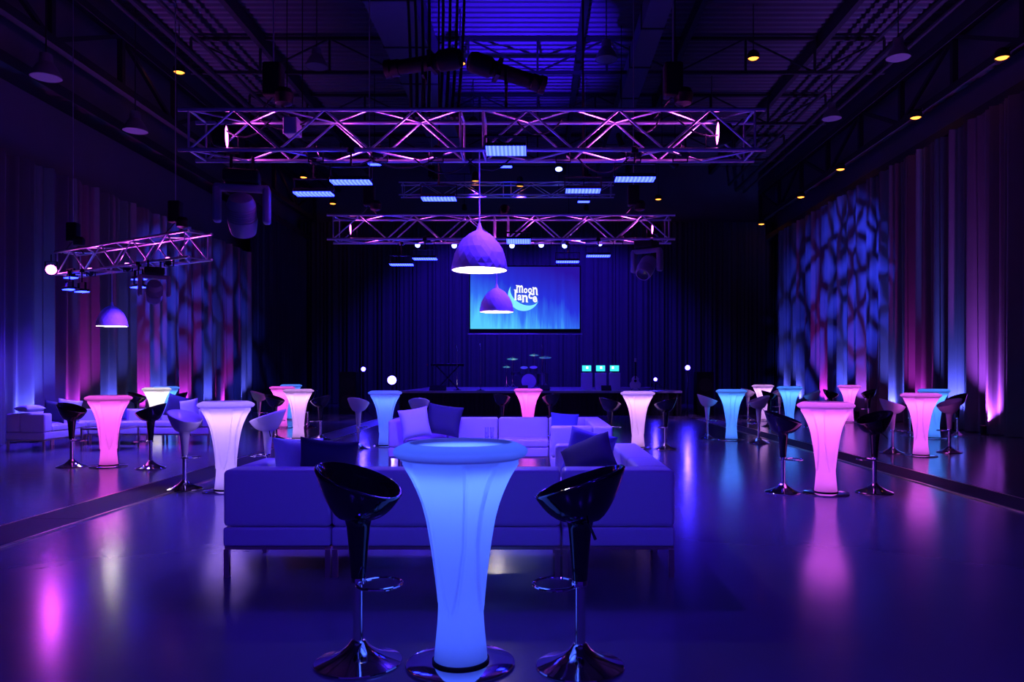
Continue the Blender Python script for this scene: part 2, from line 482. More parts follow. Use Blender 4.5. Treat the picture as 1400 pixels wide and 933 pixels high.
# ------------------------------------------------------------------ lit cocktail tables
def table_r(z):
    pts = [(0.02, .1375), (.12, .128), (.21, .119), (.30, .115), (.38, .118), (.466, .126), (.60, .143), (.756, .170), (.87, .210), (.973, .262), (1.03, .308)]
    for (a, ra), (b, rb) in zip(pts, pts[1:]):
        if z <= b:
            t = (z - a) / (b - a)
            return ra + (rb - ra) * t
    return pts[-1][1]
def sm(z):   # smoothed profile
    return sum(table_r(min(1.03, max(.02, z + d))) for d in (-.05, -.025, 0, .025, .05)) / 5 if .07 < z < .98 else table_r(z)
def make_table():
    root = thing('glowing_cocktail_table', 't', 'table', (0, 0, 0))
    MB().lathe([(.262, 0), (.268, .004), (.268, .012), (.255, .018), (.14, .020), (.10, .020)], 48, None, True, True).build('base_plate', M_chrome, root)
    # moulded shell: four petals stand proud of the flaring column
    NA = 200
    zs = [.034 + i * (.996 / 56) for i in range(57)]
    vs = []; fs = []
    for z in zs:
        r0 = sm(z)
        q = max(0.0, min(1.0, (z - .27) / .34))
        half = math.radians(31) * (q ** 0.5) if q > 0 else 0
        for k in range(NA):
            a = 2 * PI * k / NA
            d = -.0045
            if q > 0:
                da = abs(((a + PI / 4) % (PI / 2)) - PI / 4)
                e = (half - da) * r0
                e2 = 1.004 - z
                if e < .035 and e2 < .035: e = .035 - math.hypot(.035 - e, .035 - e2)
                else: e = min(e, e2)
                t = max(0, min(1, e / .008))
                d = -.0045 + .0115 * t * t * (3 - 2 * t)
                d -= .007 * math.exp(-((e + .005) / .006) ** 2)
            vs.append(((r0 + d) * math.cos(a), (r0 + d) * math.sin(a), z))
    for j in range(len(zs) - 1):
        for k in range(NA):
            l = (k + 1) % NA
            fs.append((j * NA + k, j * NA + l, (j + 1) * NA + l, (j + 1) * NA + k))
    MB().add(vs, fs).build('column', M_shell, root, True, 60)
    prof = [(.300, 1.024), (.312, 1.030), (.324, 1.040), (.331, 1.052), (.331, 1.062), (.322, 1.074), (.29, 1.090), (.262, 1.100), (.250, 1.101), (.243, 1.096), (.236, 1.085), (.226, 1.080), (.001, 1.078)]
    MB().lathe(prof, 72, None, False, False).build('tabletop', M_rim, root, True, 60)
    MB().lathe([(.024, .045), (.020, .30), (.017, .45), (.024, .62), (.034, .76), (.05, .88), (.22, .992), (.22, 1.002), (.001, 1.006)], 8, None, True, False).build('diode_rod', None, root, False)
    MB().lathe([(.139, .019), (.141, .022), (.141, .032), (.137, .034)], 40, None, True, True).build('collar', M_black, root)
    return root
table_src = make_table()
def rod_mat(name, col, s):
    return glow(name, col, s)
ROD = {
    'cyan': rod_mat('cyan_rod', (0.045, 0.115, 1.0), 8),
    'aqua': rod_mat('aqua_rod', (0.05, 0.21, 1.0), 9),
    'pink': rod_mat('pink_rod', (0.85, 0.115, 1.0), 7.5),
    'hot': rod_mat('hot_pink_rod', (0.95, 0.09, 0.85), 7.5),
    'lav': rod_mat('lavender_rod', (0.46, 0.27, 1.0), 6.5),
    'blush': rod_mat('blush_rod', (0.72, 0.32, 0.95), 6.5),
    'white': rod_mat('white_rod', (1.0, 0.86, 0.88), 7),
}
TABLES = [
    (630, 3.80, 'cyan', 'blue glowing cocktail table in front, between two black stools behind the sofa', -0.35),
    (1129, 9.20, 'pink', 'pink glowing cocktail table on the right floor between two near black stools', 0.1),
    (148.5, 11.9, 'hot', 'hot pink glowing cocktail table on the left, before the white lounge', 0.6),
    (309, 9.4, 'lav', 'lavender white glowing cocktail table between two white stools, left of the sofa', 0.15),
    (214, 18.7, 'white', 'warm white glowing cocktail table behind the left lounge sofa', 0),
    (227, 20.3, 'aqua', 'cyan glowing cocktail table half hidden behind the warm white one', .3),
    (386, 20.4, 'hot', 'hot pink glowing cocktail table half hidden behind the blush one', .2),
    (398, 24.0, 'aqua', 'cyan glowing cocktail table furthest back on the left, behind blush and pink ones', 0),
    (408, 16.9, 'blush', 'blush glowing cocktail table standing before a pink and a cyan one', .4),
    (526.5, 15.2, 'cyan', 'light blue glowing cocktail table beyond the lounge, below the star bright lamp', .2),
    (722, 17.5, 'hot', 'hot pink glowing cocktail table directly behind the far sofa', .5),
    (872, 14.8, 'blush', 'blush white glowing cocktail table right behind the lounge, between black stools', .1),
    (1000, 16.6, 'aqua', 'cyan glowing cocktail table between two white stools right of the lounge', .7),
    (1043, 23.4, 'blush', 'blush glowing cocktail table furthest back on the right', 0),
    (1079.5, 20.5, 'aqua', 'cyan glowing cocktail table right behind the near pink one', .3),
    (1161, 22.7, 'pink', 'small pink glowing cocktail table far back before the right drapes', .5),
    (1259, 13.4, 'pink', 'pink glowing cocktail table at the right between two white stools', .25),
    (1277, 17.0, 'aqua', 'cyan glowing cocktail table half hidden behind the right pink one', 0),
]
for i, (px_, Y, c, lab, rz) in enumerate(TABLES):
    t = table_src if i == 0 else copy_tree(table_src)
    t.location = (X(px_, Y), Y, 0); t.rotation_euler = (0, 0, rz)
    t['label'] = lab; t['group'] = 'glowing cocktail tables'
    for ch in t.children:
        if ch.name.startswith('diode_rod'):
            if i == 0: ch.data.materials.append(ROD[c])
            else:
                ch.material_slots[0].link = 'OBJECT'; ch.material_slots[0].material = ROD[c]

# ------------------------------------------------------------------ bar stools
def make_stool():
    root = thing('bar_stool', 's', 'stool', (0, 0, 0))
    MB().lathe([(.214, 0), (.217, .006), (.214, .012), (.19, .020), (.14, .036), (.09, .060), (.055, .088), (.040, .108), (.034, .116), (.026, .118)], 40).build('base', M_chrome, root, True, 40)
    MB().lathe([(.026, .11), (.026, .43)], 16, None, False, False).build('pole', M_chrome, root)
    pole = root.children[-1]
    MB().lathe([(.034, .395), (.037, .398), (.037, .425), (.034, .43)], 16).build('collar', M_chrome, pole)
    # foot ring: a loop in front of the pole (front = +x)
    ring = []
    for i in range(25):
        a = -PI * .93 + 2 * PI * .93 * i / 24
        ring.append((.125 + .105 * math.cos(a), .115 * math.sin(a), .405))
    ring = [(.034, -.012, .405)] + ring + [(.034, .012, .405)]
    MB().tube(ring, .0085, 8).build('footrest', M_chrome, root)
    # tapered sleeve and moulded seat shell, one plastic moulding
    NA = 48
    def ring_at(R, z):
        return [(R * math.cos(2 * PI * k / NA), R * math.sin(2 * PI * k / NA), z) for k in range(NA)]
    rows = []
    for (r, z) in ((.036, .425), (.042, .50), (.050, .60), (.058, .68), (.066, .715)):
        rows.append(ring_at(r, z))
    def rim(a):
        ca = math.cos(a); sa = math.sin(a)
        R = 1 / math.sqrt((ca / .222) ** 2 + (sa / .198) ** 2)
        z = .912 - .062 * ca - .020 * max(0, ca) ** 3 + .006 * max(0, -ca) ** 2
        return R, z
    for t in (.12, .25, .40, .55, .70, .83, .93, 1.0):      # outside of the bowl
        row = []
        for k in range(NA):
            a = 2 * PI * k / NA
            R, zr = rim(a)
            rr = .066 + (R - .066) * (t ** .72)
            zz = .715 + (zr - .715) * (t ** 1.45)
            row.append((rr * math.cos(a), rr * math.sin(a), zz))
        rows.append(row)
    for (dr, dz) in ((-.002, .006), (-.009, .010), (-.017, .007)):   # rolled rim
        row = []
        for k in range(NA):
            a = 2 * PI * k / NA; R, zr = rim(a)
            row.append(((R + dr) * math.cos(a), (R + dr) * math.sin(a), zr + dz))
        rows.append(row)
    for t in (.9, .75, .58, .40, .22, .06):                       # inside of the bowl
        row = []
        for k in range(NA):
            a = 2 * PI * k / NA; R, zr = rim(a)
            rr = (R - .02) * t
            zz = .79 + (zr - .79) * (t ** 2.2) - .006
            row.append((rr * math.cos(a), rr * math.sin(a), zz))
        rows.append(row)
    vs = [p for r in rows for p in r]; fs = []
    for j in range(len(rows) - 1):
        for k in range(NA):
            l = (k + 1) % NA
            fs.append((j * NA + k, j * NA + l, (j + 1) * NA + l, (j + 1) * NA + k))
    fs.append(tuple((len(rows) - 1) * NA + k for k in range(NA)))
    fs.append(tuple(range(NA - 1, -1, -1)))
    seat = MB().add(vs, fs).build('seat', M_gloss_black, root, True, 70)
    MB().tube([(-.03, .05, .735), (-.05, .10, .70), (-.07, .135, .655)], [.006, .006, .008], 6).build('lever', M_black, seat)
    return root
stool_src = make_stool()
STOOLS = [  # px, depth, colour, facing (degrees, 0 = +x), label
    (490, 3.82, 'k', -22, 'black bar stool in front, left of the blue glowing table'),
    (793, 3.77, 'k', 178, 'black bar stool in front, right of the blue glowing table'),
    (98, 11.9, 'k', -15, 'black bar stool left of the hot pink table at the left lounge'),
    (206, 11.7, 'k', 190, 'black bar stool right of the hot pink table at the left lounge'),
    (252.5, 9.55, 'w', -30, 'white bar stool left of the lavender table, chrome base in full view'),
    (366, 9.7, 'w', 185, 'white bar stool right of the lavender table, partly hidden by the sofa'),
    (375.5, 16.9, 'k', -10, 'black bar stool left of the blush table on the left'),
    (438.5, 16.6, 'k', 170, 'black bar stool right of the blush table on the left'),
    (354, 20.2, 'w', 0, 'white bar stool left of the far hot pink table on the left'),
    (421, 20.5, 'k', 180, 'black bar stool far back on the left, peeking out behind the blush table'),
    (490, 14.7, 'w', 70, 'white bar stool left of the light blue table beyond the lounge'),
    (573, 14.4, 'w', 95, 'white bar stool right of the light blue table, seen over the pillows'),
    (686.5, 17.5, 'k', 60, 'black bar stool left of the pink table behind the far sofa'),
    (753, 17.5, 'k', 120, 'black bar stool right of the pink table behind the far sofa'),
    (834, 14.8, 'k', 25, 'black bar stool left of the blush white table behind the lounge'),
    (910, 14.6, 'k', 150, 'black bar stool right of the blush white table behind the lounge'),
    (967, 16.9, 'w', -10, 'white bar stool left of the cyan table right of the lounge'),
    (1037.5, 15.9, 'w', 188, 'white bar stool right of the cyan table right of the lounge'),
    (1022.5, 24.0, 'w', 10, 'white bar stool left of the furthest blush table on the right'),
    (1066, 24.0, 'w', 190, 'white bar stool right of the furthest blush table on the right'),
    (1052, 20.8, 'k', 0, 'black bar stool left of the cyan table behind the near pink one'),
    (1110, 20.6, 'w', 175, 'white bar stool right of the cyan table behind the near pink one'),
    (1070.5, 9.3, 'k', -25, 'black bar stool left of the near pink table on the right'),
    (1195.5, 9.3, 'k', 200, 'black bar stool right of the near pink table on the right'),
    (1136, 22.4, 'k', -10, 'black bar stool left of the small far pink table'),
    (1188, 22.4, 'k', 190, 'black bar stool right of the small far pink table'),
    (1220, 13.9, 'w', -12, 'white bar stool left of the right pink table'),
    (1298, 14.0, 'w', 190, 'white bar stool right of the right pink table'),
    (1244, 17.7, 'w', 0, 'white bar stool left of the half hidden cyan table on the right'),
    (1309, 17.6, 'k', 180, 'black bar stool right of the half hidden cyan table on the right'),
    (187, 18.8, 'k', 0, 'black bar stool left of the warm white table behind the left lounge'),
    (243, 18.6, 'k', 185, 'black bar stool right of the warm white table behind the left lounge'),
]
for i, (px_, Y, c, deg, lab) in enumerate(STOOLS):
    s = stool_src if i == 0 else copy_tree(stool_src)
    s.location = (X(px_, Y), Y, 0); s.rotation_euler = (0, 0, math.radians(deg))
    s['label'] = lab; s['group'] = 'bar stools at the glowing tables'
    if c == 'w': recolor(s, [M_gloss_black], [M_gloss_white])

# ------------------------------------------------------------------ sofas
def sofa(label, x, y, rz, W, D=.82, arm_l=False, arm_r=False, corner=None, top=.76, group='white sofa modules of the centre lounge', far_leg=True):
    """module: back along local y=0, seat faces +y, width 0..W"""
    root = thing('sofa_module', label, 'sofa', (x, y, 0), rz, group)
    g = .004
    MB().rbox(g, W - g, .0, D, .22, .355, .02).build('base', M_leather, root)
    MB().rbox(g, W - g, 0, .25, .358, top, .035).build('backrest', M_leather, root)
    xl, xr = g, W - g
    if arm_l:
        MB().rbox(g, .16, .252, D, .358, top, .035).build('armrest', M_leather, root); xl = .163
    if arm_r:
        MB().rbox(W - .23, W - g, .252, D, .358, top, .035).build('armrest', M_leather, root); xr = W - .233
    if corner == 'r':
        MB().rbox(W - .25, W - g, .252, D, .358, top, .035).build('side_back', M_leather, root); xr = W - .253
    if corner == 'l':
        MB().rbox(g, .25, .252, D, .358, top, .035).build('side_back', M_leather, root); xl = .253
    n = max(1, int(round((xr - xl) / .8)))
    for i in range(n):
        a = xl + (xr - xl) * i / n; b = xl + (xr - xl) * (i + 1) / n
        MB().rbox(a + .003, b - .003, .253, D, .358, .47, .03).build('seat_cushion', M_leather, root)
    for (lx) in (.025, W - .025):
        for ly in (.03, D - .03):
            MB().box(lx - .018, lx + .018, ly - .018, ly + .018, 0, .198).build('leg', M_steel, root, False)
        MB().box(lx - .018, lx + .018, .03, D - .03, .198, .22).build('rail', M_steel, root, False)
    for ly in (.03, D - .03):
        MB().box(.044, W - .044, ly - .018, ly + .018, .198, .22).build('rail', M_steel, root, False)
    return root
R90 = PI / 2
sofa('white sofa module with left armrest, back to the camera, near end of the lounge', -2.22, 5.40, 0, .765, arm_l=True)
sofa('wide white sofa module in the middle of the near row, back to the camera', -1.455, 5.40, 0, 1.62)
sofa('white corner sofa module at the near right end of the lounge', .17, 5.40, 0, .80, corner='r')
sofa('white sofa module along the lounge right side, with navy and blue pillows', .97, 6.225, R90, 1.29, D=.80, arm_r=True)
sofa('white sofa module along the lounge right side, far one, bluish end facing the camera', .97, 9.9, R90, 1.28, D=.80, arm_l=True)
sofa('white corner sofa module at the far right of the lounge', .97, 12.02, PI, .80, D=.82, corner='l')
sofa('white sofa module in the far row, in front of the pink table', .165, 12.02, PI, .77)
sofa('white sofa module in the far row, second from its left end', -.61, 12.02, PI, .77)
sofa('white sofa module with armrest at the far left, with light and navy pillows', -1.385, 12.02, PI, .80, arm_r=True)
# left lounge
GL = 'white sofa modules of the left lounge'
sofa('white sofa module of the left lounge, its armrest end nearest the camera', -9.05 - .72, 14.1 + 1.3, -R90, 1.3, D=.72, arm_r=True, top=.70, group=GL)
sofa('white corner sofa module of the left lounge', -9.77, 16.15, -R90, .74, D=.72, corner='l', top=.70, group=GL)
sofa('white sofa module of the left lounge back row, next to the corner', -7.83, 16.15, PI, 1.2, D=.72, top=.70, group=GL)
sofa('white sofa module of the left lounge back row, at its right end', -6.6, 16.15, PI, 1.2, D=.72, top=.70, group=GL, arm_l=True)

# ------------------------------------------------------------------ pillows
def pillow(label, loc, rot, m, s=.46, t=.15, h=None):
    h = h or s
    n = 14; vs = []; fs = []
    for side in (1, -1):
        for j in range(n + 1):
            for i in range(n + 1):
                u = -1 + 2 * i / n; v = -1 + 2 * j / n
                e = max(0, (1 - u ** 4) * (1 - v ** 4)) ** .55
                pin = 1 - .07 * (1 - u * u) * (abs(v) ** 3) , 1 - .07 * (1 - v * v) * (abs(u) ** 3)
                vs.append((u * s / 2 * pin[1], side * (t / 2 * e + .004), v * h / 2 * pin[0]))
    N = n + 1
    for sd in (0, 1):
        o = sd * N * N
        for j in range(n):
            for i in range(n):
                q = (o + j * N + i, o + j * N + i + 1, o + (j + 1) * N + i + 1, o + (j + 1) * N + i)
                fs.append(q if sd else q[::-1])
    per = [i for i in range(n)] + [i * N + n for i in range(n)] + [n * N + n - i for i in range(n)] + [(n - i) * N for i in range(n)]
    for a, b in zip(per, per[1:] + per[:1]): fs.append((a, b, N * N + b, N * N + a))
    o = MB().add(vs, fs).build('throw_pillow', m, None, True, 70)
    o.location = loc; o.rotation_euler = rot
    return tag(o, label, 'pillow', 'throw pillows')
D2 = math.radians
pillow('light blue throw pillow showing over the near sofa back, beside a navy one', (-1.86, 6.02, .72), (D2(-14), D2(4), D2(48)), M_pillow_light, .44)
pillow('navy throw pillow showing over the near sofa back, beside a light blue one', (-1.60, 5.86, .725), (D2(10), D2(6), D2(6)), M_pillow_dark, .44)
pillow('light blue throw pillow at the far left of the lounge', (-1.78, 11.15, .72), (D2(-10), D2(-8), D2(25)), M_pillow_light, .44)
pillow('large navy throw pillow at the far left of the lounge', (-1.40, 11.45, .745), (D2(-12), D2(8), D2(-6)), M_pillow_dark, .54, .15, .46)
pillow('bright blue throw pillow on the lounge right side, behind a navy one', (.45, 6.74, .73), (D2(-14), D2(13), D2(-12)), M_pillow_bright, .42)
pillow('navy throw pillow leaning on a bright blue one at the lounge right side', (.42, 6.30, .735), (D2(-50), D2(-24), D2(-10)), M_pillow_dark, .44)
pillow('blue throw pillow on the far right corner of the lounge', (.40, 11.52, .665), (D2(-10), D2(4), 0), M_pillow_mid, .42, .13, .36)
pillow('light blue throw pillow lying on the armrest of the left lounge', (-9.43, 14.26, .79), (D2(90), 0, D2(-20)), M_pillow_light, .36, .12)
pillow('navy throw pillow behind the armrest of the left lounge', (-9.22, 14.66, .71), (D2(-6), D2(8), D2(10)), M_pillow_dark, .40, .14)
pillow('white throw pillow standing on the left lounge seat', (-9.20, 15.08, .72), (D2(-6), D2(8), D2(20)), M_pillow_white, .42, .15)
pillow('blue throw pillow on the left lounge back row, beside the hot pink table', (-8.62, 15.72, .70), (D2(-10), 0, D2(10)), M_pillow_mid, .42, .14)
pillow('dark navy throw pillow at the right end of the left lounge', (-7.35, 15.66, .765), (D2(-8), D2(14), 0), M_pillow_dark, .46, .15)
pillow('light blue throw pillow at the right end of the left lounge', (-6.99, 15.42, .72), (D2(-8), D2(-10), D2(-8)), M_pillow_light, .40, .15)

# ------------------------------------------------------------------ coffee tables
def coffee_table(label, x0, x1, y0, y1, h=.43):
    root = thing('coffee_table', label, 'table', ((x0 + x1) / 2, (y0 + y1) / 2, 0))
    a, b = (x1 - x0) / 2, (y1 - y0) / 2
    for sx in (-1, 1):
        for sy in (-1, 1):
            MB().box(sx * (a - .016) - .016, sx * (a - .016) + .016, sy * (b - .016) - .016, sy * (b - .016) + .016, 0, h - .03).build('leg', M_steel, root, False)
    m = MB()
    for s in (-1, 1):
        m.box(-a, a, s * (b - .016) - .016, s * (b - .016) + .016, h - .03, h)
        m.box(s * (a - .016) - .016, s * (a - .016) + .016, -b + .033, b - .033, h - .03, h)
    m.build('frame', M_steel, root, False)
    MB().box(-a + .034, a - .034, -b + .034, b - .034, h - .022, h - .004).build('tabletop', M_tabletop, root, False)
    return root
coffee_table('low metal framed coffee table inside the left lounge', -8.49, -7.77, 14.26, 15.0, .42)
coffee_table('low metal framed coffee table inside the centre lounge', -1.0, -.3, 8.5, 9.2, .42)
for i, xx in enumerate((-.585, -.525)):
    o = MB().lathe([(.024, 0), (.025, .012), (.022, .02), (.022, .40), (.020, .40), (.020, .03), (.001, .028)], 16, None, True, False).build('glass_vase', M_glass, None)
    o.location = (xx, 8.85, .42)
    tag(o, 'tall clear glass vase on the coffee table, %s one' % ('left' if i == 0 else 'right'), 'vase', 'glass vases')

# ------------------------------------------------------------------ floor runners
def runner(x0, x1, y0, y1, label):
    root = thing('floor_runner', label, 'floor mat', ((x0 + x1) / 2, y0, 0))
    w = (x1 - x0) / 2; n = int((y1 - y0) / 2.0)
    for i in range(n):
        a = (y1 - y0) * i / n; b = (y1 - y0) * (i + 1) / n
        MB().rbox(-w + .03, w - .03, a + .004, b - .004, 0, .012, .004, 1).build('mat_section', M_mat, root, False)
    for s in (-1, 1):
        m = MB(); m.box(s * (w - .012) - .012, s * (w - .012) + .012, 0, y1 - y0, 0, .014)
        m.build('edge_strip', M_steel, root, False)
runner(-5.05, -4.42, 3.2, 25.0, 'dark cable runner along the left side of the floor')
runner(5.0, 5.55, 3.2, 25.0, 'dark cable runner along the right side of the floor')

# ------------------------------------------------------------------ trusses
CYL = MB().lathe([(1, 0), (1, 1)], 8).mesh('tube_unit', M_alu, True, 50)
CYLB = MB().lathe([(1, 0), (1, 1)], 8).mesh('cord_unit', M_cable, True, 50)
def strut(name, parent, p, q, r, mesh=CYL):
    p = Vector(p); q = Vector(q)
    o = link(name, mesh, parent)
    o.matrix_local = Matrix.Translation(p) @ frame_z(q - p) @ Matrix.Diagonal((r, r, (q - p).length, 1))
    return o
def truss(label, a, b, w, panels, joint=True, rc=.025, rb=.014, half=False):
    """box truss from a to b (bottom front chord line); every tube is a child"""
    a = Vector(a); b = Vector(b); L = (b - a).length
    root = thing('lighting_truss', label, 'truss', a)
    u = (b - a) / L
    n = Vector((-u.y, u.x, 0))
    up = Vector((0, 0, 1))
    cor = [n * 0, n * w, n * w + up * w, up * w]
    e = .07
    for c in cor: strut('chord', root, c - u * e, c + u * (L + e), rc)
    for i in range(4):
        for xx in (.05, L - .05): strut('end_tube', root, cor[i] + u * xx, cor[(i + 1) % 4] + u * xx, rb)
        if joint:
            for xx in (L / 2 - .13, L / 2 + .13): strut('end_tube', root, cor[i] + u * xx, cor[(i + 1) % 4] + u * xx, rb)
    segs = [(.05, L / 2 - .13), (L / 2 + .13, L - .05)] if joint else [(.05, L - .05)]
    for (s0, s1) in segs:
        for fc in range(4):
            c0, c1 = cor[fc], cor[(fc + 1) % 4]
            if fc == 2: c0, c1 = c1, c0
            for k in range(panels):
                x0 = s0 + (s1 - s0) * k / panels; x1 = s0 + (s1 - s0) * (k + 1) / panels
                p, q = (c0, c1) if k % 2 == 0 else (c1, c0)
                if fc in (3,): p, q = q, p
                strut('brace', root, p + u * x0, q + u * x1, rb)
    return root
TB = .46
T1Y, T2Y = 8.8, 14.7
T1Z = Z(205, T1Y); T2Z = Z(327, T2Y)
T1 = truss('long aluminium box truss nearest the camera, lit pink inside', (X(252, T1Y), T1Y, T1Z), (X(1038, T1Y), T1Y, T1Z), TB, 6)
T2 = truss('second aluminium box truss, behind the near one and over the lounge end', (X(452, T2Y), T2Y, T2Z), (X(918, T2Y), T2Y, T2Z), TB, 6)
T3 = truss('dim truss high up at the back, over the stage front', (X(548, 26), 26, 7.5), (X(838, 26), 26, 7.5), .42, 5, rb=.012)
T4 = truss('short truss in front of the left drapes, glowing pink', (-10.0, 15.95, 3.5), (-6.2, 13.55, 3.5), .46, 8, joint=False)

# ------------------------------------------------------------------ lamps on the rig
def led_panel(label, loc, w=.45, d=.19, top=None, power=60, cone=110, yoke=True, rz=0, group='blue diode panels under the trusses'):
    root = thing('diode_panel_light', label, 'stage light', loc, rz, group)
    hs = MB().rbox(-w / 2, w / 2, -d / 2, d / 2, .005, .05, .012, 2).build('housing', M_black, root)
    MB().box(-w / 2 + .003, w / 2 - .003, -d / 2 + .003, d / 2 - .003, -.012, .004).build('lens', M_led, hs, False)
    m = MB()
    for s in (-1, 1):
        m.box(s * (w / 2 + .012) - .006, s * (w / 2 + .012) + .006, -.02, .02, .03, .17)
    m.box(-w / 2 - .018, w / 2 + .018, -.02, .02, .17, .182)
    m.build('yoke', M_black, root, False)
    if top is not None:
        MB().tube([(0, 0, .18), (0, 0, top - loc[2])], .014, 6).build('drop_pipe', M_black, root)
        MB().lathe([(.045, -.04), (.045, .02)], 10, Matrix.Translation((0, 0, top - loc[2]))).build('clamp', M_black, root)
    if power: lamp('SPOT', root, (0, 0, -.03), power, BLUE, (0, 0, -3), cone, .5, .09)
    return root
PANELS = [
    (480, 249, 8.80, T1Z, 'blue diode panel under the near truss, left pair, right one'),
    (429, 265, 9.26, T1Z, 'blue diode panel under the near truss, left pair, left one'),
    (692, 206, 8.60, None, 'bright blue diode panel in the middle of the near truss'),
    (868, 245, 8.80, T1Z, 'blue diode panel under the near truss at the right end'),
    (600, 272, 10.2, None, 'blue diode panel hanging behind the near truss, left of the pendant cord'),
    (797, 261, 10.0, None, 'blue diode panel hanging behind the near truss, right of centre'),
    (549, 362, 15.16, T2Z, 'blue diode panel under the second truss, left pair, left one'),
    (581, 354, 14.70, T2Z, 'blue diode panel under the second truss, left pair, right one'),
    (709, 330, 14.45, None, 'blue diode panel in the middle of the second truss'),
    (776, 358, 15.16, T2Z, 'blue diode panel under the second truss, right pair, left one'),
    (818, 350, 14.70, T2Z, 'blue diode panel under the second truss, right pair, right one'),
]
for (px_, py_, Y, top, lab) in PANELS:
    p = P(px_, py_, Y)
    if top is None and Y in (10.2, 10.0): top = 11.41
    o = led_panel(lab, p, top=top, power=650 if Y < 12 else 520)
    if top is None: o.rotation_euler = (-.25, 0, 0)
# added truss above the view; its panels fill the near floor and sofa back
T_FILL = truss('added aluminium box truss for fill light over the near floor, above the view', (-4.2, 0.6, 4.4), (4.2, 0.6, 4.4), TB, 6)
for (xx, tl, lab) in ((-3.4, .22, 'first from the left'), (-1.4, .12, 'second from the left'), (1.0, .12, 'third from the left'), (3.2, .22, 'fourth from the left')):
    o = led_panel('added blue diode fill panel on the unseen truss over the near floor, ' + lab, (xx, .6, 4.05), top=4.4, power=175, cone=138)
    o.rotation_euler = (tl, 0, 0)
# panels under the short left truss
for (px_, py_, Y, lab) in ((97, 380, 15.75, 'blue diode panel under the left truss, left end, upper one'), (95, 396, 15.6, 'blue diode panel under the left truss, left end, lower one'),
                          (112, 399, 15.3, 'blue diode panel under the left truss, left end, small right one'), (190, 382, 14.5, 'blue diode panel under the left truss, beside the dark moving head'),
                          (189, 393, 14.3, 'blue diode panel under the left truss, lower one beside the dark moving head')):
    led_panel(lab, P(px_, py_, Y), w=.26, d=.17, top=3.5, power=520, rz=-.6)
# tiny far panels high in the rig
for (px_, py_, lab) in ((512, 225, 'tiny blue diode panel far up behind the near truss, left'), (692, 228, 'tiny blue diode panel far up behind the near truss, centre'),
                        (798, 276, 'tiny blue diode panel over the second truss'), (905, 219, 'tiny blue diode panel far up behind the near truss, right')):
    led_panel(lab, P(px_, py_, 25.4), w=.38, d=.22, top=11.41, power=0)

def par_can(label, loc, d, lens, r=.09, l=.2, hang=None, light=None, group=None, name='par_can'):
    """can lamp looking along d; hang = z of the chord it is clamped to"""
    root = thing(name, label, 'stage light', loc, 0, group)
    M = aim(d)
    cn = MB().lathe([(r * .45, l), (r * .8, l * .8), (r * .92, l * .3), (r, 0), (r * 1.06, -.005), (r * 1.06, -.02), (r * .93, -.02), (r * .93, .0)], 18, M, True, True).build('can', M_black, root)
    MB().lathe([(r * .92, -.012), (.001, -.016)], 18, M, False, False).build('lens', lens, cn)
    if hang is not None:
        h = hang - loc[2]; s = 1 if h > 0 else -1
        m = MB()
        for k in (-1, 1): m.box(k * (r + .015) - .005, k * (r + .015) + .005, -.015, .015, min(0, s * (r + .05)), max(0, s * (r + .05)))
        m.box(-r - .02, r + .02, -.015, .015, min(s * (r + .05), s * (r + .06)), max(s * (r + .05), s * (r + .06)))
        if abs(h) > r + .06: m.tube([(0, 0, s * (r + .055)), (0, 0, h)], .012, 6)
        m.build('bracket', M_black, root, False)
    if light:
        lamp('SPOT', root, tuple(Vector(d).normalized() * .03), light[0], light[1], tuple(Vector(d).normalized() * 3), light[2], .6, .06)
    return root
PKL = (0.80, 0.08, 1.0)
GP = 'pink cans inside the trusses'
yc = T1Y + TB / 2
par_can('pink can inside the near truss at its left end, shining along it', (X(308, yc), yc, T1Z + .22), (1, .22, .0), M_pinklens, .14, .16, T1Z, (60, PKL, 110), GP)
par_can('pink can inside the near truss at its right end, shining along it', (X(983, yc), yc, T1Z + .26), (-1, .06, .0), M_pinklens, .14, .16, T1Z, (60, PKL, 110), GP)
for (px_, lab, dd) in ((432, 'left quarter', .7), (520, 'left of the middle', .5), (596, 'just left of the joint', -.2), (770, 'right of the joint', .4), (866, 'right quarter', -.6), (930, 'near the right end', -.3)):
    par_can('pink can lying in the near truss, ' + lab, (X(px_, yc), yc, T1Z + .05), (1 if dd > 0 else -1, .12, .25), M_pinklens, .07, .12, T1Z, (42, PKL, 110), GP)
yc2 = T2Y + TB / 2
par_can('pink can inside the second truss at its left end', (X(478, yc2), yc2, T2Z + .24), (1, .08, 0), M_pinklens, .125, .16, T2Z, (60, PKL, 110), GP)
par_can('pink can inside the second truss at its right end', (X(893, yc2), yc2, T2Z + .24), (-1, -.05, 0), M_pinklens, .11, .16, T2Z, (60, PKL, 110), GP)
for (px_, lab) in ((587, 'left half, bright pink glow'), (655, 'behind the pendant lamp'), (760, 'right of the middle'), (845, 'right half')):
    par_can('pink can lying in the second truss, ' + lab, (X(px_, yc2), yc2, T2Z + .05), (1 if px_ < 700 else -1, .1, .25), M_pinklens, .075, .12, T2Z, (42, PKL, 110), GP)
# left truss: the bright pink one looks at the camera
p = P(70, 369, 15.85)
par_can('bright pink can at the left end of the left truss, facing the camera', p, (-p.x * .9, -p.y, -1.4), M_pinklens, .11, .2, 3.9, (60, PKL, 80), GP)
for f, lab in ((.2, 'left part'), (.5, 'middle'), (.8, 'right part')):
    q = Vector((-10.0, 15.95, 3.5)).lerp(Vector((-6.2, 13.55, 3.5)), f) + Vector((.14, .18, .05))
    par_can('pink can lying in the left truss, ' + lab, q, (.5, -.5, 1), M_pinklens, .07, .12, 3.5, (30, PKL, 130), GP)
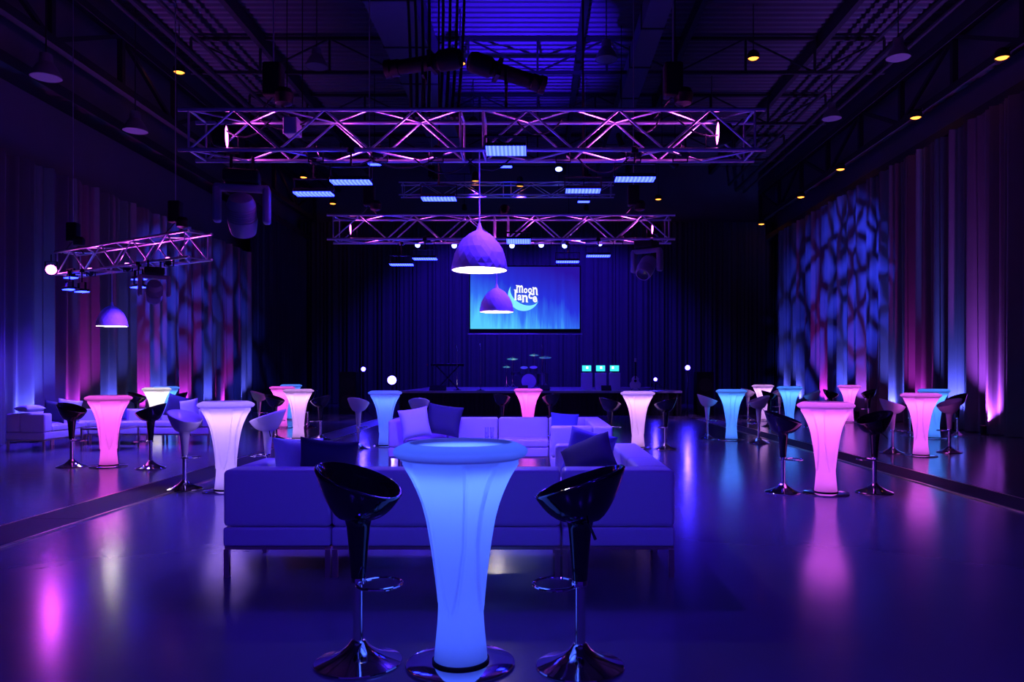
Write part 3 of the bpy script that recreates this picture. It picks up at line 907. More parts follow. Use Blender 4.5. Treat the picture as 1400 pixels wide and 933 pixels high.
# blue and white pars under the second truss, aimed at the stage
for (px_, py_, lab) in ((571, 335, 'far left'), (621, 336, 'left of the pendant'), (700, 336, 'above the screen, left'), (740, 335, 'above the screen, middle'), (772, 336, 'above the screen, right'), (790, 329, 'small raised one'), (820, 333, 'right')):
    q = P(px_, py_, 15.22)
    par_can('small blue can under the second truss, ' + lab, q, ((735 - px_) * .001, -1, -.3), M_bluelens, .055, .1, T2Z + .02, None, 'small blue cans')
for (px_, py_, lab) in ((650, 247, 'left'), (711, 254, 'right'), (764, 231, 'upper')):
    q = P(px_, py_, 26.2)
    par_can('black can lamp on the high back truss, %s one' % lab, q, (0, -.5, -1) if lab == 'upper' else (0, .12, -1), M_bluelens if lab == 'upper' else M_warm, .13, .3, 7.5, None if lab == 'upper' else (2600, DEEP, 80), 'black cans at the back')

def moving_head(label, loc, s=1.0, rz=0, tilt=.5, hang=None, power=None):
    root = thing('moving_head_light', label, 'stage light', loc, rz, 'moving heads')
    MB().rbox(-.2 * s, .2 * s, -.16 * s, .16 * s, 0, .15 * s, .03 * s).build('base', M_black, root)
    m = MB()
    m.rbox(-.31 * s, .31 * s, -.06 * s, .06 * s, -.09 * s, -.005 * s, .03 * s)
    for k in (-1, 1): m.rbox(k * .275 * s - .045 * s, k * .275 * s + .045 * s, -.075 * s, .075 * s, -.46 * s, -.03 * s, .035 * s)
    m.build('yoke', M_movehead, root)
    M = Matrix.Translation((0, 0, -.36 * s)) @ Matrix.Rotation(tilt, 4, 'X') @ Matrix.Diagonal((s, s, s, 1))
    prof = [(.06, .24), (.13, .22), (.16, .15)]
    for i in range(6): prof += [(.165, .13 - i * .03), (.15, .122 - i * .03), (.15, .11 - i * .03), (.165, .105 - i * .03)]
    prof += [(.17, -.07), (.15, -.2), (.14, -.24), (.12, -.24)]
    MB().lathe(prof, 24, M).build('head', M_movehead, root)
    MB().lathe([(.119, -.243), (.001, -.25)], 20, M, False, False).build('lens', M_tabletop, root)
    if hang is not None:
        m = MB()
        for k in (-1, 1): m.tube([(k * .12 * s, 0, .14 * s), (k * .12 * s, 0, hang - loc[2])], .018, 6)
        m.box(-.15 * s, .15 * s, -.02, .02, .15 * s, .17 * s)
        m.build('clamp', M_black, root)
    return root
M_movehead = mat('moving_head_plastic', (0.28, 0.28, 0.30), 0.35)
moving_head('large black moving head hanging under the left end of the near truss', P(331, 252, 9.03), 1.0, .25, .7, T1Z)
moving_head('black moving head under the right end of the second truss', P(884, 340, 14.9), 1.0, -.6, -.8, T2Z)
moving_head('dark moving head under the left truss', P(211, 376, 13.95), .85, .5, .8, 3.5)

# profile spotlights standing on the near truss
def profile_spot(label, loc, d, foot):
    root = thing('profile_spotlight', label, 'stage light', loc, 0, 'profile spotlights')
    M = aim(d)
    MB().lathe([(.05, .46), (.10, .44), (.12, .38), (.12, .20), (.09, .16), (.09, .12)], 18, M).build('lamp_house', M_black, root)
    MB().lathe([(.085, .12), (.085, -.30), (.095, -.31), (.095, -.40), (.105, -.41), (.105, -.47), (.09, -.47), (.09, -.42)], 18, M).build('barrel', M_black, root)
    MB().box(-.12, .12, -.10, .10, .08, .125, M).build('shutter_frame', M_black, root, False)
    m = MB()
    for k in (-1, 1): m.box(-.014, .014, k * .135 - .005, k * .135 + .005, -.17, .02)
    m.box(-.014, .014, -.14, .14, -.18, -.17); m.tube([(0, 0, -.175), (0, 0, foot - loc[2])], .016, 6)
    m.build('yoke', M_black, root, False)
profile_spot('long black profile spotlight above the near truss, left one', (X(580, 8.8), 8.8, Z(87, 8.8)), (-1, .25, -.05), T1Z + TB)
profile_spot('long black profile spotlight above the near truss, right one', (X(692, 8.8), 8.8, Z(100, 8.8)), (1, .3, -.22), T1Z + TB)

# hoists and chains carrying the trusses
def hoist(label, x, y, z, top=11.41):
    root = thing('chain_hoist', label, 'hoist', (x, y, z))
    MB().rbox(-.11, .11, -.09, .09, .22, .62, .03).build('motor', M_black, root)
    MB().lathe([(.03, 0), (.10, .03), (.12, .14), (.09, .2)], 12, Matrix.Translation((.12, 0, .12))).build('chain_bag', M_black, root)
    m = MB()
    for k in (-1, 1): m.tube([(0, 0, .24), (k * .22, 0, -.02)], .012, 6)
    m.build('sling', M_cable, root)
    strut('chain', root, (0, 0, .6), (0, 0, top - z), .010, CYL)
for (px_, Y, z, lab) in ((374, yc, T1Z + TB, 'black chain hoist over the left end of the near truss'), (920, yc, T1Z + TB, 'black chain hoist over the right end of the near truss'),
                         (505, yc2, T2Z + TB, 'black chain hoist over the left end of the second truss'), (866, yc2, T2Z + TB, 'black chain hoist over the right end of the second truss'),
                         (240, 13.98, 3.96, 'black chain hoist over the right end of the left truss'), (100, 15.98, 3.96, 'black chain hoist over the left end of the left truss'),
                         (590, 26.2, 7.92, 'black chain hoist over the left part of the high back truss'), (800, 26.2, 7.92, 'black chain hoist over the right part of the high back truss')):
    hoist(lab, X(px_, Y), Y, z, 9.66 if px_ in (505, 590) else 11.41)
# loose cables slung along the near truss
rnd = random.Random(5)
for k in range(10):
    xa = X(290 + 70 * k, yc) + rnd.uniform(-.1, .1); xb = xa + rnd.uniform(.35, .8)
    zz = T1Z + rnd.choice((0, 0, TB)); dz = rnd.uniform(.08, .22)
    pts = [(xa + (xb - xa) * t, yc + rnd.uniform(-.02, .02), zz - .03 - dz * 4 * t * (1 - t)) for t in [i / 8 for i in range(9)]]
    tag(MB().tube(pts, .010, 6).build('slack_cable', M_cable), 'black slack cable looped along the near truss, %s from the left' % ordn[k], 'cable', 'slack cables on the near truss')

# distribution box inside the near truss
o = MB().rbox(X(388, 8.95), X(408, 8.95), 8.9, 9.1, T1Z + .22, T1Z + .42, .02).build('junction_box', M_gloss_white, None)
tag(o, 'small pale junction box inside the left part of the near truss', 'box')

# ------------------------------------------------------------------ pendant lamps
def pendant(label, loc, dia, ztop, power):
    root = thing('pendant_lamp', label, 'lamp', loc, 0, 'white dome pendants')
    R = dia / 2; H = dia * .70
    rnd = random.Random(int(dia * 1000))
    prof = [(1.0, 0), (.985, .10), (.95, .25), (.89, .40), (.80, .55), (.68, .69), (.53, .82), (.36, .92), (.20, .98), (.10, 1.0)]
    n = 22; vs = []; fs = []
    for j, (r, z) in enumerate(prof):
        for k in range(n):
            a = 2 * PI * (k + .5 * (j % 2)) / n
            w = 1 + (rnd.uniform(-.010, .010) if 0 < j < 9 else 0)
            vs.append((R * r * w * math.cos(a), R * r * w * math.sin(a), H * z + (rnd.uniform(-.006, .006) if 0 < j < 9 else 0)))
    for j in range(len(prof) - 1):
        for k in range(n):
            l = (k + 1) % n
            a0, a1, b0, b1 = j * n + k, j * n + l, (j + 1) * n + k, (j + 1) * n + l
            if j % 2 == 0: fs += [(a0, a1, b0), (a1, b1, b0)]
            else: fs += [(a0, b1, b0), (a0, a1, b1)]
    sh = MB().add(vs, fs).build('shade', M_shade, root, True, 3)
    MB().lathe([(R * r * .955, H * z * .965 + .001) for r, z in prof], 32, None, False, True).build('lining', M_shade_in, sh)
    MB().lathe([(.10 * R + .02, H * .985), (.075 * R + .01, H * 1.03), (.02, H * 1.14), (.012, H * 1.2)], 14).build('neck', M_shade, root)
    b = MB().lathe([(.001, -.05), (.03, -.045), (.05, -.02), (.055, 0), (.045, .03), (.025, .06), (.02, .09)], 14, Matrix.Translation((0, 0, H * .42))).build('bulb', M_bulb, root)
    lamp('POINT', root, (0, 0, H * .20), power, WHITE, radius=.06)
    strut('cord', root, (0, 0, H * 1.18), (0, 0, ztop - loc[2]), .008, CORD)
    return root
CORD = MB().lathe([(1, 0), (1, 1)], 8).mesh('pendant_cord', mat('white_flex', (.75, .72, .75), .5), True, 50)
pendant('large white dome pendant lamp nearest the camera, before the screen', (X(655.5, T1Y), T1Y, Z(370, T1Y)), .65, T1Z, 34)
pendant('white dome pendant lamp behind the near one, lower, overlapping the screen', (X(679, T2Y), T2Y, Z(427, T2Y)), .655, T2Z, 30)
pendant('small white dome pendant lamp hanging from the left truss', (X(153, 14.85), 14.85, Z(446.5, 14.85)), .565, 3.52, 26)

# ------------------------------------------------------------------ ceiling downlights and high bays
def downlight(label, loc, top):
    root = thing('warm_downlight', label, 'ceiling light', loc, 0, 'warm ceiling downlights')
    MB().lathe([(.15, -.03), (.16, -.03), (.16, .10), (.10, .18), (.03, .2)], 16, None, False, True).build('can', M_black, root)
    MB().lathe([(.148, 0.0), (.10, -.04), (.001, -.06)], 14, None, False, False).build('bulb', M_warm, root)
    if abs(loc[0]) > 10.2: strut('arm', root, (0, 0, .15), (10.64 - loc[0], 0, 8.76 - loc[2]), .03, CYLB)
    else: strut('stem', root, (0, 0, .18), (0, 0, top - loc[2]), .015, CYLB)
DL = [(1370, 78, 17.2, 'nearest on the right girder'), (1252, 160, 21.1, 'second on the right girder'), (1149, 231, 26.4, 'third on the right girder'), (1095, 269, 30.3, 'fourth on the right girder'), (1041, 306, 35.4, 'last on the right girder'),
      (1030, 79, 20.7, 'high on the right, over the near truss end'), (629, 86, 21.0, 'high in the middle, above the near truss'), (245, 98, 21.6, 'high on the left'),
      (973, 164, 25.7, 'seen through the right end of the near truss'), (647, 168, 26.0, 'seen through the middle of the near truss'), (900, 272, 35.5, 'far back, right of the second truss'), (455, 278, 35.3, 'far back, left of the second truss'), (415, 242, 33, 'far back on the left, below the near truss')]
for (a, b, Y, lab) in DL: downlight('warm orange downlight ' + lab, P(a, b, Y), 11.41 if abs(X(a, Y)) < 10.2 else P(a, b, Y).z + .25)
def high_bay(label, loc, top):
    root = thing('high_bay_lamp', label, 'ceiling light', loc, 0, 'unlit high bay lamps')
    MB().lathe([(.29, 0), (.30, .01), (.27, .10), (.18, .26), (.13, .32), (.12, .50), (.03, .52)], 20, None, False, True).build('bell', M_bay, root)
    MB().lathe([(.285, .012), (.001, .0)], 20, None, False, False).build('diffuser', M_bay, root)
    strut('stem', root, (0, 0, .5), (0, 0, top - loc[2]), .015, CYLB)
M_bay = mat('pale_high_bay', (.2, .2, .21), .5)
for (a, b, Y, lab) in ((63, 107, 15.9, 'nearest on the left wall'), (185, 180, 19.5, 'second on the left wall'), (1228, 80, 19.6, 'nearest on the right'), (1137, 163, 24.0, 'second on the right'), (433, 92, 20.4, 'over the near truss, left'), (829, 82, 20.0, 'over the near truss, right')):
    high_bay('unlit pale high bay lamp ' + lab, P(a, b, Y), 11.41)

# ------------------------------------------------------------------ stage
SY, SZ = 26.0, .85
st = thing('stage', 'low black skirted stage with a pale deck edge at the back of the hall', 'stage', (0, SY, 0))
for i in range(4):
    for j in range(3):
        MB().box(-4.7 + i * 2.4 + .004, -4.7 + (i + 1) * 2.4 - .004, j * 2.4, (j + 1) * 2.4 - .008, SZ - .07, SZ).build('deck_panel', M_stage, st, False)
m = MB()
vs = []; fs = []; n = 240
for i in range(n + 1):
    s = -4.68 + 9.56 * i / n
    for z in (.01, SZ - .075): vs.append((s, .05 + .03 * math.sin(s * 38), z))
for i in range(n): fs.append((2 * i, 2 * i + 2, 2 * i + 3, 2 * i + 1))
m.add(vs, fs); m.build('skirt', M_skirt, st)
for s in (-4.66, 4.86): MB().box(s - .02, s + .02, .06, 7.1, 0, SZ - .075).build('skirt', M_skirt, st, False)

# projection screen with its lettering
def screen_mat():
    m = bpy.data.materials.new('projected_picture'); m.use_nodes = True
    nt = m.node_tree; nt.nodes.clear()
    N = nt.nodes.new; Lk = nt.links.new
    tc = N('ShaderNodeTexCoord'); sx = N('ShaderNodeSeparateXYZ'); Lk(tc.outputs['Generated'], sx.inputs[0])
    def math_(op, a, b=None, c=None):
        q = N('ShaderNodeMath'); q.operation = op
        for i, t in enumerate((a, b, c)):
            if t is None: continue
            if isinstance(t, (int, float)): q.inputs[i].default_value = t
            else: Lk(t, q.inputs[i])
        return q.outputs[0]
    u, v = sx.outputs['X'], sx.outputs['Z']
    g = math_('ADD', math_('MULTIPLY', math_('SUBTRACT', 1.0, v), .62), math_('MULTIPLY', math_('SUBTRACT', 1.0, u), .40))
    mp = N('ShaderNodeMapping'); Lk(tc.outputs['Generated'], mp.inputs[0]); mp.inputs['Scale'].default_value = (22, 1, 1.2)
    nz = N('ShaderNodeTexNoise'); nz.inputs['Scale'].default_value = 1.0; nz.inputs['Detail'].default_value = 3; Lk(mp.outputs[0], nz.inputs['Vector'])
    g2 = math_('ADD', g, math_('MULTIPLY', math_('SUBTRACT', nz.outputs['Fac'], .5), math_('MULTIPLY', math_('SUBTRACT', 1.1, v), .55)))
    cr = N('ShaderNodeValToRGB'); Lk(g2, cr.inputs[0])
    e = cr.color_ramp.elements
    e[0].position = 0.10; e[0].color = (0.022, 0.006, 0.36, 1)
    e[1].position = 0.92; e[1].color = (0.10, 0.62, 1.0, 1)
    k = cr.color_ramp.elements.new(.42); k.color = (0.02, 0.03, 0.72, 1)
    k = cr.color_ramp.elements.new(.66); k.color = (0.035, 0.17, 0.95, 1)
    em = N('ShaderNodeEmission'); Lk(cr.outputs[0], em.inputs[0]); em.inputs[1].default_value = 1.0
    o = N('ShaderNodeOutputMaterial'); Lk(em.outputs[0], o.inputs[0])
    return m
SCY = 31.0
sx0, sx1 = X(643, SCY), X(792.5, SCY); sz0, sz1 = Z(450, SCY), Z(365, SCY)
scr = thing('projection_screen', 'large projection screen above the stage with a moon emblem and lettering', 'screen', ((sx0 + sx1) / 2, SCY, (sz0 + sz1) / 2))
SW, SH = (sx1 - sx0) / 2, (sz1 - sz0) / 2
MB().box(-SW, SW, -.01, .01, -SH, SH).build('picture', screen_mat(), scr, False)
m = MB(); b = .05
m.box(-SW - b, SW + b, -.03, .03, SH, SH + b); m.box(-SW - b, -SW, -.03, .03, -SH, SH); m.box(SW, SW + b, -.03, .03, -SH, SH)
m.box(-SW - b, SW + b, -.03, .03, -SH - .16, -SH)
m.build('frame', M_skirt, scr, False)
m = MB(); m.tube([(-SW - .1, -.02, -SH - .20), (SW + .1, -.02, -SH - .20)], .025, 8); m.build('bottom_bar', M_alu, scr)
for s in (-1, 1): strut('cable', scr, (s * SW * .8, 0, SH + b), (s * SW * .8, 0, 11.41 - scr.location.z), .012, CYLB)
def SP(px_, py_): return Vector((X(px_, SCY) - scr.location.x, 0, Z(py_, SCY) - scr.location.z))
# crescent moon: outer circle and inner circle
M_moon = glow('moon_picture', (0.25, 0.88, 1.0), 1.0)
M_text = glow('lettering_picture', (1.0, 1.0, 1.0), 1.05)
vs = []; fs = []
def circ(c, r, a): return (c[0] + r * math.cos(a), c[1] - r * math.sin(a))
co, ro = (716, 404.0), 21.5
ci, ri = (720.5, 397.0), 18.3
n = 28
for i in range(n + 1):
    t = i / n
    a = math.radians(146 + (340 - 146) * t)
    o_ = circ(co, ro, a)
    a2 = math.radians(160 + (326 - 160) * t)
    i_ = circ(ci, ri + 1.9 , a2)
    w = math.sin(PI * t) ** .6
    i_ = (o_[0] + (i_[0] - o_[0]) * w, o_[1] + (i_[1] - o_[1]) * w)
    for (qx, qy) in (o_, i_):
        q = SP(qx, qy); vs.append((q.x, -.016, q.z))
for i in range(n): fs.append((2 * i, 2 * i + 1, 2 * i + 3, 2 * i + 2))
MB().add(vs, fs).build('moon_emblem', M_moon, scr, False)
def letter(ch, x0, x1, y0, y1, rot=0, bold=.03):
    c = bpy.data.curves.new('glyph', 'FONT'); c.body = ch; c.size = 1.0; c.offset = bold; c.resolution_u = 4
    o = bpy.data.objects.new('glyph_tmp', c); COL.objects.link(o)
    dg = bpy.context.evaluated_depsgraph_get()
    me = bpy.data.meshes.new_from_object(o.evaluated_get(dg))
    bpy.data.objects.remove(o)
    a = [min(v.co[i] for v in me.vertices) for i in (0, 1)]; b = [max(v.co[i] for v in me.vertices) for i in (0, 1)]
    w = (x1 - x0) * SCY / F; h = (y1 - y0) * SCY / F
    for v in me.vertices:
        v.co.x = ((v.co.x - a[0]) / (b[0] - a[0]) - .5) * w; v.co.y = ((v.co.y - a[1]) / (b[1] - a[1]) - .5) * h
    me.materials.clear(); me.materials.append(M_text)
    q = link('letter', me, scr)
    q.rotation_euler = (PI / 2, rot, 0)
    p_ = SP((x0 + x1) / 2, (y0 + y1) / 2); q.location = (p_.x, -.02, p_.z)
def serif(px_, py_, w, h=1.0):
    p_ = SP(px_, py_); w *= SCY / F; h *= SCY / F
    MB().box(p_.x - w / 2, p_.x + w / 2, -.021, -.018, p_.z - h / 2, p_.z + h / 2).build('letter_serif', M_text, scr, False)
for row in (('m', 706, 715, 390.2, 400.2, .04), ('o', 715.9, 721.3, 394.2, 401.2), ('o', 721.9, 727.5, 394, 401.4), ('n', 728.4, 734.8, 393, 403.4, -.04),
            ('l', 703.6, 706.0, 396.3, 410.3), ('a', 707.6, 713.4, 403.2, 411, .04), ('n', 714.0, 721.4, 403.6, 413.4), ('c', 722.4, 728.2, 400.8, 409, .08), ('e', 728.3, 734.4, 405.2, 413.8, -.12)):
    letter(*row)
for (a, b, w) in ((706.4, 390.6, 2.2), (706.9, 400.1, 2.6), (710.6, 400.1, 2.0), (714.4, 400.1, 2.4), (728.9, 393.4, 2.2), (729.4, 403.4, 2.6), (734.4, 403.4, 2.4),
                  (703.9, 396.6, 2.4), (704.8, 410.2, 3.4), (714.2, 404, 2.2), (714.9, 413.3, 2.8), (720.8, 413.3, 2.6)): serif(a, b, w)

# ---- bright stage lamps on stands
def stand_light(label, px_, py_, Y, r, lens, power, base_z):
    p_ = P(px_, py_, Y)
    root = thing('stage_lamp', label, 'stage light', (p_.x, p_.y, base_z), 0, 'lamps on stands at the stage')
    h = p_.z - base_z
    d = Vector((-p_.x * .4, -p_.y, .3)).normalized()
    M = Matrix.Translation((0, 0, h)) @ aim(d)
    MB().lathe([(r * .5, .25), (r * 1.3, .18), (r * 1.4, 0), (r * 1.4, -.03), (r * 1.05, -.03), (r * 1.05, 0)], 16, M).build('can', M_black, root)
    MB().lathe([(r, -.035), (.001, -.04)], 16, M, False, False).build('lens', lens, root)
    MB().tube([(0, 0, .02), (0, 0, h - r)], .018, 6).build('pole', M_black, root)
    m = MB()
    for k in range(3):
        a = 2 * PI * k / 3
        m.tube([(0, 0, .3), (.35 * math.cos(a), .35 * math.sin(a), .012)], .012, 6)
    m.build('tripod', M_black, root)
    if power: lamp('SPOT', root, tuple(Vector((0, 0, h)) + d * .08), power, (.03, .015, 1.0), tuple(Vector((0, 0, h)) + d * 5), 120, .7, .06)
stand_light('dazzling stage lamp left of the stage, brightest in the room', 536, 520, 25.0, .14, M_star, 500, 0)
stand_light('small bright stage lamp left of the dazzling one', 497, 505, 25.0, .07, M_star2, 120, 0)
stand_light('bright stage lamp right of the stage', 940, 503, 25.5, .08, M_star2, 260, 0)
stand_light('small bright stage lamp on the right part of the stage', 896, 519, 27.0, .06, M_star2, 90, SZ)
# ---- lighting for the stage drape
par_can('blue wash can high over the stage, lighting the back drape left', (-3.0, 31.5, 8.2), (0, 4.5, -5.5), M_bluelens, .1, .2, 9.66, (3400, DEEP, 100), 'drape wash cans')
par_can('blue wash can high over the stage, lighting the back drape right', (2.0, 31.5, 8.2), (0, 4.5, -5.5), M_bluelens, .1, .2, 11.41, (3400, DEEP, 100), 'drape wash cans')

# ---- drum kit
M_drum = mat('drum_lacquer', (.10, .10, .14), .2)
M_skin = mat('drum_head', (.6, .6, .62), .5)
M_cym = mat('cymbal_bronze', (.8, .7, .45), .2, 1.0)
dx, dy = X(723, 29), 29.0
dk = thing('drum_kit', 'drum kit with cymbals in the middle of the stage', 'drum kit', (dx, dy, SZ))
def drum(nm, c, r, l, d):
    M = Matrix.Translation(c) @ frame_z(d)
    MB().lathe([(r, -l / 2), (r + .012, -l / 2), (r + .012, -l / 2 + .03), (r, -l / 2 + .03), (r, l / 2 - .03), (r + .012, l / 2 - .03), (r + .012, l / 2), (r, l / 2)], 24, M).build(nm, M_drum, dk)
    MB().lathe([(r * .98, l / 2 + .002), (.001, l / 2 + .003)], 24, M, False, False).build('drum_head', M_skin, dk)
drum('bass_drum', (0, 0, .30), .28, .40, (0, -1, 0))
drum('tom_drum', (-.18, -.05, .72), .14, .2, (0, -.4, 1)); drum('tom_drum', (.18, -.05, .72), .15, .22, (0, -.4, 1))
drum('floor_tom', (.52, .25, .38), .2, .4, (0, 0, 1)); drum('snare_drum', (-.50, .25, .58), .18, .14, (0, 0, 1))
for (cx_, cy_, h, r) in ((-.62, .05, 1.15, .22), (.62, .0, 1.2, .24), (-.85, .3, .85, .17), (.2, .4, 1.3, .2)):
    MB().lathe([(r, 0), (r * .5, .02), (.05, .03), (.04, .05), (.01, .055)], 24, Matrix.Translation((cx_, cy_, h)) @ Matrix.Rotation(.25, 4, 'X')).build('cymbal', M_cym, dk)
    m = MB(); m.tube([(cx_, cy_, .02), (cx_, cy_, h + .06)], .012, 6)
    for k in range(3):
        a = 2 * PI * k / 3; m.tube([(cx_, cy_, .22), (cx_ + .2 * math.cos(a), cy_ + .2 * math.sin(a), .01)], .009, 5)
    m.build('cymbal_stand', M_chrome, dk)
MB().lathe([(.16, .5), (.17, .52), (.17, .57), (.14, .59)], 18, Matrix.Translation((0, .65, 0))).build('drum_throne', M_black, dk)
m = MB(); m.tube([(0, .65, .0), (0, .65, .5)], .025, 6); m.build('throne_post', M_chrome, dk)

def mic_stand(label, px_, Y, h):
    root = thing('microphone_stand', label, 'mic stand', (X(px_, Y), Y, SZ), 0, 'microphone stands')
    MB().lathe([(.14, 0), (.14, .015), (.03, .03), (.02, .05)], 18).build('base', M_black, root)
    MB().tube([(0, 0, .03), (0, 0, h)], .010, 6).build('pole', M_chrome, root)
    MB().tube([(0, .12, h - .05), (0, -.02, h + .01), (0, -.16, h + .06)], .008, 6).build('boom', M_chrome, root)
    MB().lathe([(.012, 0), (.018, .12), (.028, .13), (.03, .16), (.018, .19), (.004, .195)], 12, Matrix.Translation((0, -.15, h + .055)) @ frame_z((0, -1, .4))).build('microphone', M_chrome, root)
mic_stand('microphone stand left of the drum kit', 657, 26.6, 1.5)
mic_stand('microphone stand at the left of the stage', 625, 27.2, 1.45)
mic_stand('microphone stand right of the drum kit, taller', 741, 28.0, 1.5)
# keyboards on stand
kb = thing('keyboard', 'keyboard on a crossed stand at the left of the stage', 'keyboard', (X(612, 28), 28, SZ))
MB().rbox(-.6, .6, -.16, .16, .86, .95, .02).build('keyboard_body', M_black, kb)
MB().box(-.55, .55, .02, .13, .951, .957).build('keys', M_skin, kb, False)
m = MB()
for s in (-1, 1):
    m.tube([(-.4, s * .12, .01), (.4, s * .12, .86)], .016, 6); m.tube([(.4, s * .12, .01), (-.4, s * .12, .86)], .016, 6)
m.build('cross_stand', M_black, kb)
o = MB().lathe([(.012, -.004), (.012, .004)], 8).build('standby_light', M_red, kb); o.location = (X(562, 28) - X(612, 28) + .62, -.17, .9)
# amplifiers / pedestal consoles
for i, (px_, lab) in enumerate(((802, 'left'), (821, 'middle'), (840, 'right'))):
    Y = 28.0
    root = thing('lectern_console', 'pale pedestal with a small cyan screen on the stage, %s one of three' % lab, 'console', (X(px_, Y), Y, SZ), 0, 'pedestal consoles')
    w = .2
    MB().rbox(-w, w, -.2, .2, 0, .62, .015).build('pedestal', M_ped if i else None, root) if False else MB().rbox(-w, w, -.2, .2, 0, .62, .015).build('pedestal', M_gloss_white, root)
    MB().rbox(-w + .02, w - .02, -.03, .03, .66, .90, .01).build('monitor', M_black, root)
    MB().box(-w + .035, w - .035, -.034, -.031, .675, .885).build('screen', M_beacon, root, False)
    MB().box(-.02 if i < 2 else -.10, .06 if i < 2 else -.02, -.037, -.035, .76, .85).build('screen_icon', M_beacon2, root, False)
    MB().tube([(0, 0, .61), (0, 0, .68)], .02, 8).build('neck', M_black, root)
# guitar on a stand
gt = thing('guitar', 'pale guitar standing upright on the right of the stage', 'guitar', (X(868.5, 27.2), 27.2, SZ))
vs = []; fs = []
out = []
for i in range(32):
    a = 2 * PI * i / 32
    z = .26 + .25 * math.cos(a)
    w = (.19 - .05 * math.cos(a) - .05 * math.exp(-((z - .33) / .06) ** 2)) * math.sin(a)
    out.append((w, z))
for yy_ in (-.03, .03): vs += [(w, yy_, z) for (w, z) in out]
fs.append(tuple(range(31, -1, -1))); fs.append(tuple(range(32, 64)))
for i in range(32):
    j = (i + 1) % 32; fs.append((i, j, 32 + j, 32 + i))
MB().add(vs, fs).build('guitar_body', M_gloss_white, gt, True, 40)
MB().box(-.022, .022, -.045, -.02, .4, 1.0).build('neck', M_black, gt, False)
MB().rbox(-.04, .04, -.045, -.02, 1.0, 1.14, .008, 1).build('headstock', M_gloss_white, gt, False)
MB().lathe([(.05, 0), (.05, .004)], 16, Matrix.Translation((0, -.031, .33)) @ Matrix.Rotation(PI / 2, 4, 'X')).build('sound_hole', M_black, gt)
m = MB()
for k in (-1, 1): m.tube([(k * .16, -.12, .01), (0, .08, .12)], .01, 6)
m.tube([(0, .2, .01), (0, .06, .5)], .01, 6); m.build('guitar_stand', M_black, gt)
# loudspeakers beside the stage
for px_, lab in ((478, 'left'), (962, 'right')):
    root = thing('loudspeaker', 'tall black loudspeaker on the floor %s of the stage' % lab, 'speaker', (X(px_, 27.2), 27.2, 0), 0, 'stage loudspeakers')
    MB().rbox(-.3, .3, -.3, .3, 0, 1.5, .02).build('cabinet', M_black, root)
    for z in (.45, 1.05): MB().lathe([(.22, 0), (.24, .015), (.2, .02), (.06, -.04 + .05), (.001, .02)], 24, Matrix.Translation((0, -.3, z)) @ Matrix.Rotation(PI / 2, 4, 'X'), False, False).build('driver', M_skirt, root)
# floor wedges on stage
for px_, lab in ((594, 'left'), (603, 'second left'), (715, 'in front of the drums'), (745, 'right of the drums'), (829, 'below the consoles')):
    m = MB(); vs = [(-.24, -.16, 0), (.24, -.16, 0), (.24, .2, 0), (-.24, .2, 0), (-.24, .2, .3), (.24, .2, .3), (-.24, -.16, .06), (.24, -.16, .06)]
    m.add(vs, [(0, 3, 2, 1), (0, 1, 7, 6), (6, 7, 5, 4), (2, 3, 4, 5), (0, 6, 4, 3), (1, 2, 5, 7)])
    o = m.build('monitor_wedge', M_black, None, False); o.location = (X(px_, 26.4), 26.4, SZ); o.scale = (.7, .7, .6)
    tag(o, 'small black stage monitor wedge on the deck edge, ' + lab, 'speaker', 'monitor wedges')

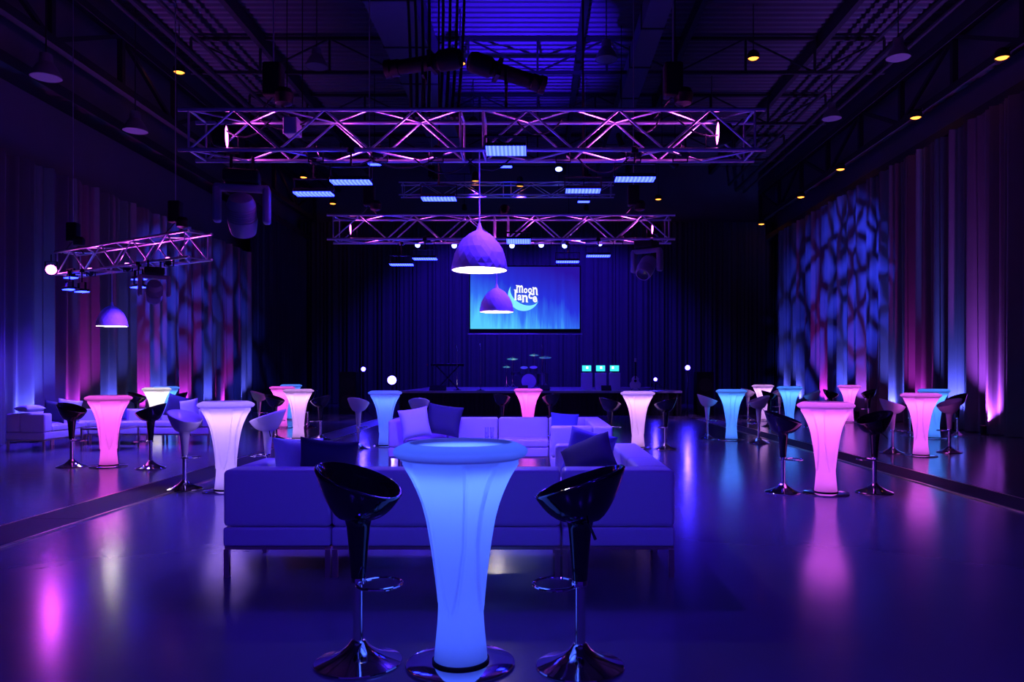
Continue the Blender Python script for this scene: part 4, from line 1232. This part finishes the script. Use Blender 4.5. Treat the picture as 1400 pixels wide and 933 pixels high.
# ------------------------------------------------------------------ pattern projectors (leaf break-up on the side drapes)
def gobo(label, loc, target, power, ang, scale, stretch, hang, col=(0.03, 0.05, 1.0)):
    d = Vector(target) - Vector(loc)
    root = par_can(label, loc, d, M_bluelens, .09, .34, hang, None, 'pattern projectors', 'pattern_projector')
    dn = d.normalized()
    L = lamp('SPOT', root, tuple(dn * .05), power, col, tuple(dn * 5), ang, .7, .015)
    ld = L.data; ld.use_nodes = True
    nt = ld.node_tree; em = nt.nodes['Emission']
    N = nt.nodes.new; Lk = nt.links.new
    tc = N('ShaderNodeTexCoord'); mp = N('ShaderNodeMapping'); Lk(tc.outputs['Normal'], mp.inputs[0])
    mp.inputs['Scale'].default_value = (scale, scale * stretch, scale); mp.inputs['Rotation'].default_value = (0, 0, .45)
    nz = N('ShaderNodeTexNoise'); nz.inputs['Scale'].default_value = 1.3; Lk(mp.outputs[0], nz.inputs['Vector'])
    mx = N('ShaderNodeMixRGB'); mx.inputs['Fac'].default_value = .12; Lk(mp.outputs[0], mx.inputs['Color1']); Lk(nz.outputs['Color'], mx.inputs['Color2'])
    vo = N('ShaderNodeTexVoronoi'); vo.feature = 'DISTANCE_TO_EDGE'; vo.inputs['Scale'].default_value = 1; Lk(mx.outputs[0], vo.inputs['Vector'])
    mr = N('ShaderNodeMapRange'); mr.inputs['From Min'].default_value = .05; mr.inputs['From Max'].default_value = .24
    mr.inputs['To Min'].default_value = 0.03; mr.inputs['To Max'].default_value = 1; Lk(vo.outputs['Distance'], mr.inputs['Value'])
    Lk(mr.outputs[0], em.inputs['Strength'])
gobo('pattern projector over the right side, throwing leaf shapes on the right drapes', (3.4, 19.0, 6.6), (10.75, 27.2, 4.0), 16000, 42, 22, .5, 11.41)
gobo('pattern projector over the left side, throwing leaf shapes on the left drapes', (-4.9, 16.0, 6.6), (-10.8, 24.0, 3.0), 7000, 38, 22, .5, 11.41)
# blue up-lights on the second truss washing the roof deck
par_can('blue can on top of the second truss washing the roof deck', (X(690, 14.9), 14.9, T2Z + TB + .16), (0, 7, 6.5), M_bluelens, .09, .2, T2Z + TB, (9000, DEEP, 38), 'roof wash cans')

gobo('pattern projector high over the stage right, throwing patterns on the floor', (2.4, 22.0, 8.0), (5.6, 24.6, 0), 2500, 34, 16, .7, 11.41, (.30, .10, 1.0))
gobo('pattern projector high over the stage left, throwing patterns on the floor', (-6.2, 19.0, 8.0), (-7.2, 24.0, 0), 1500, 30, 16, .7, 11.41, (.30, .10, 1.0))
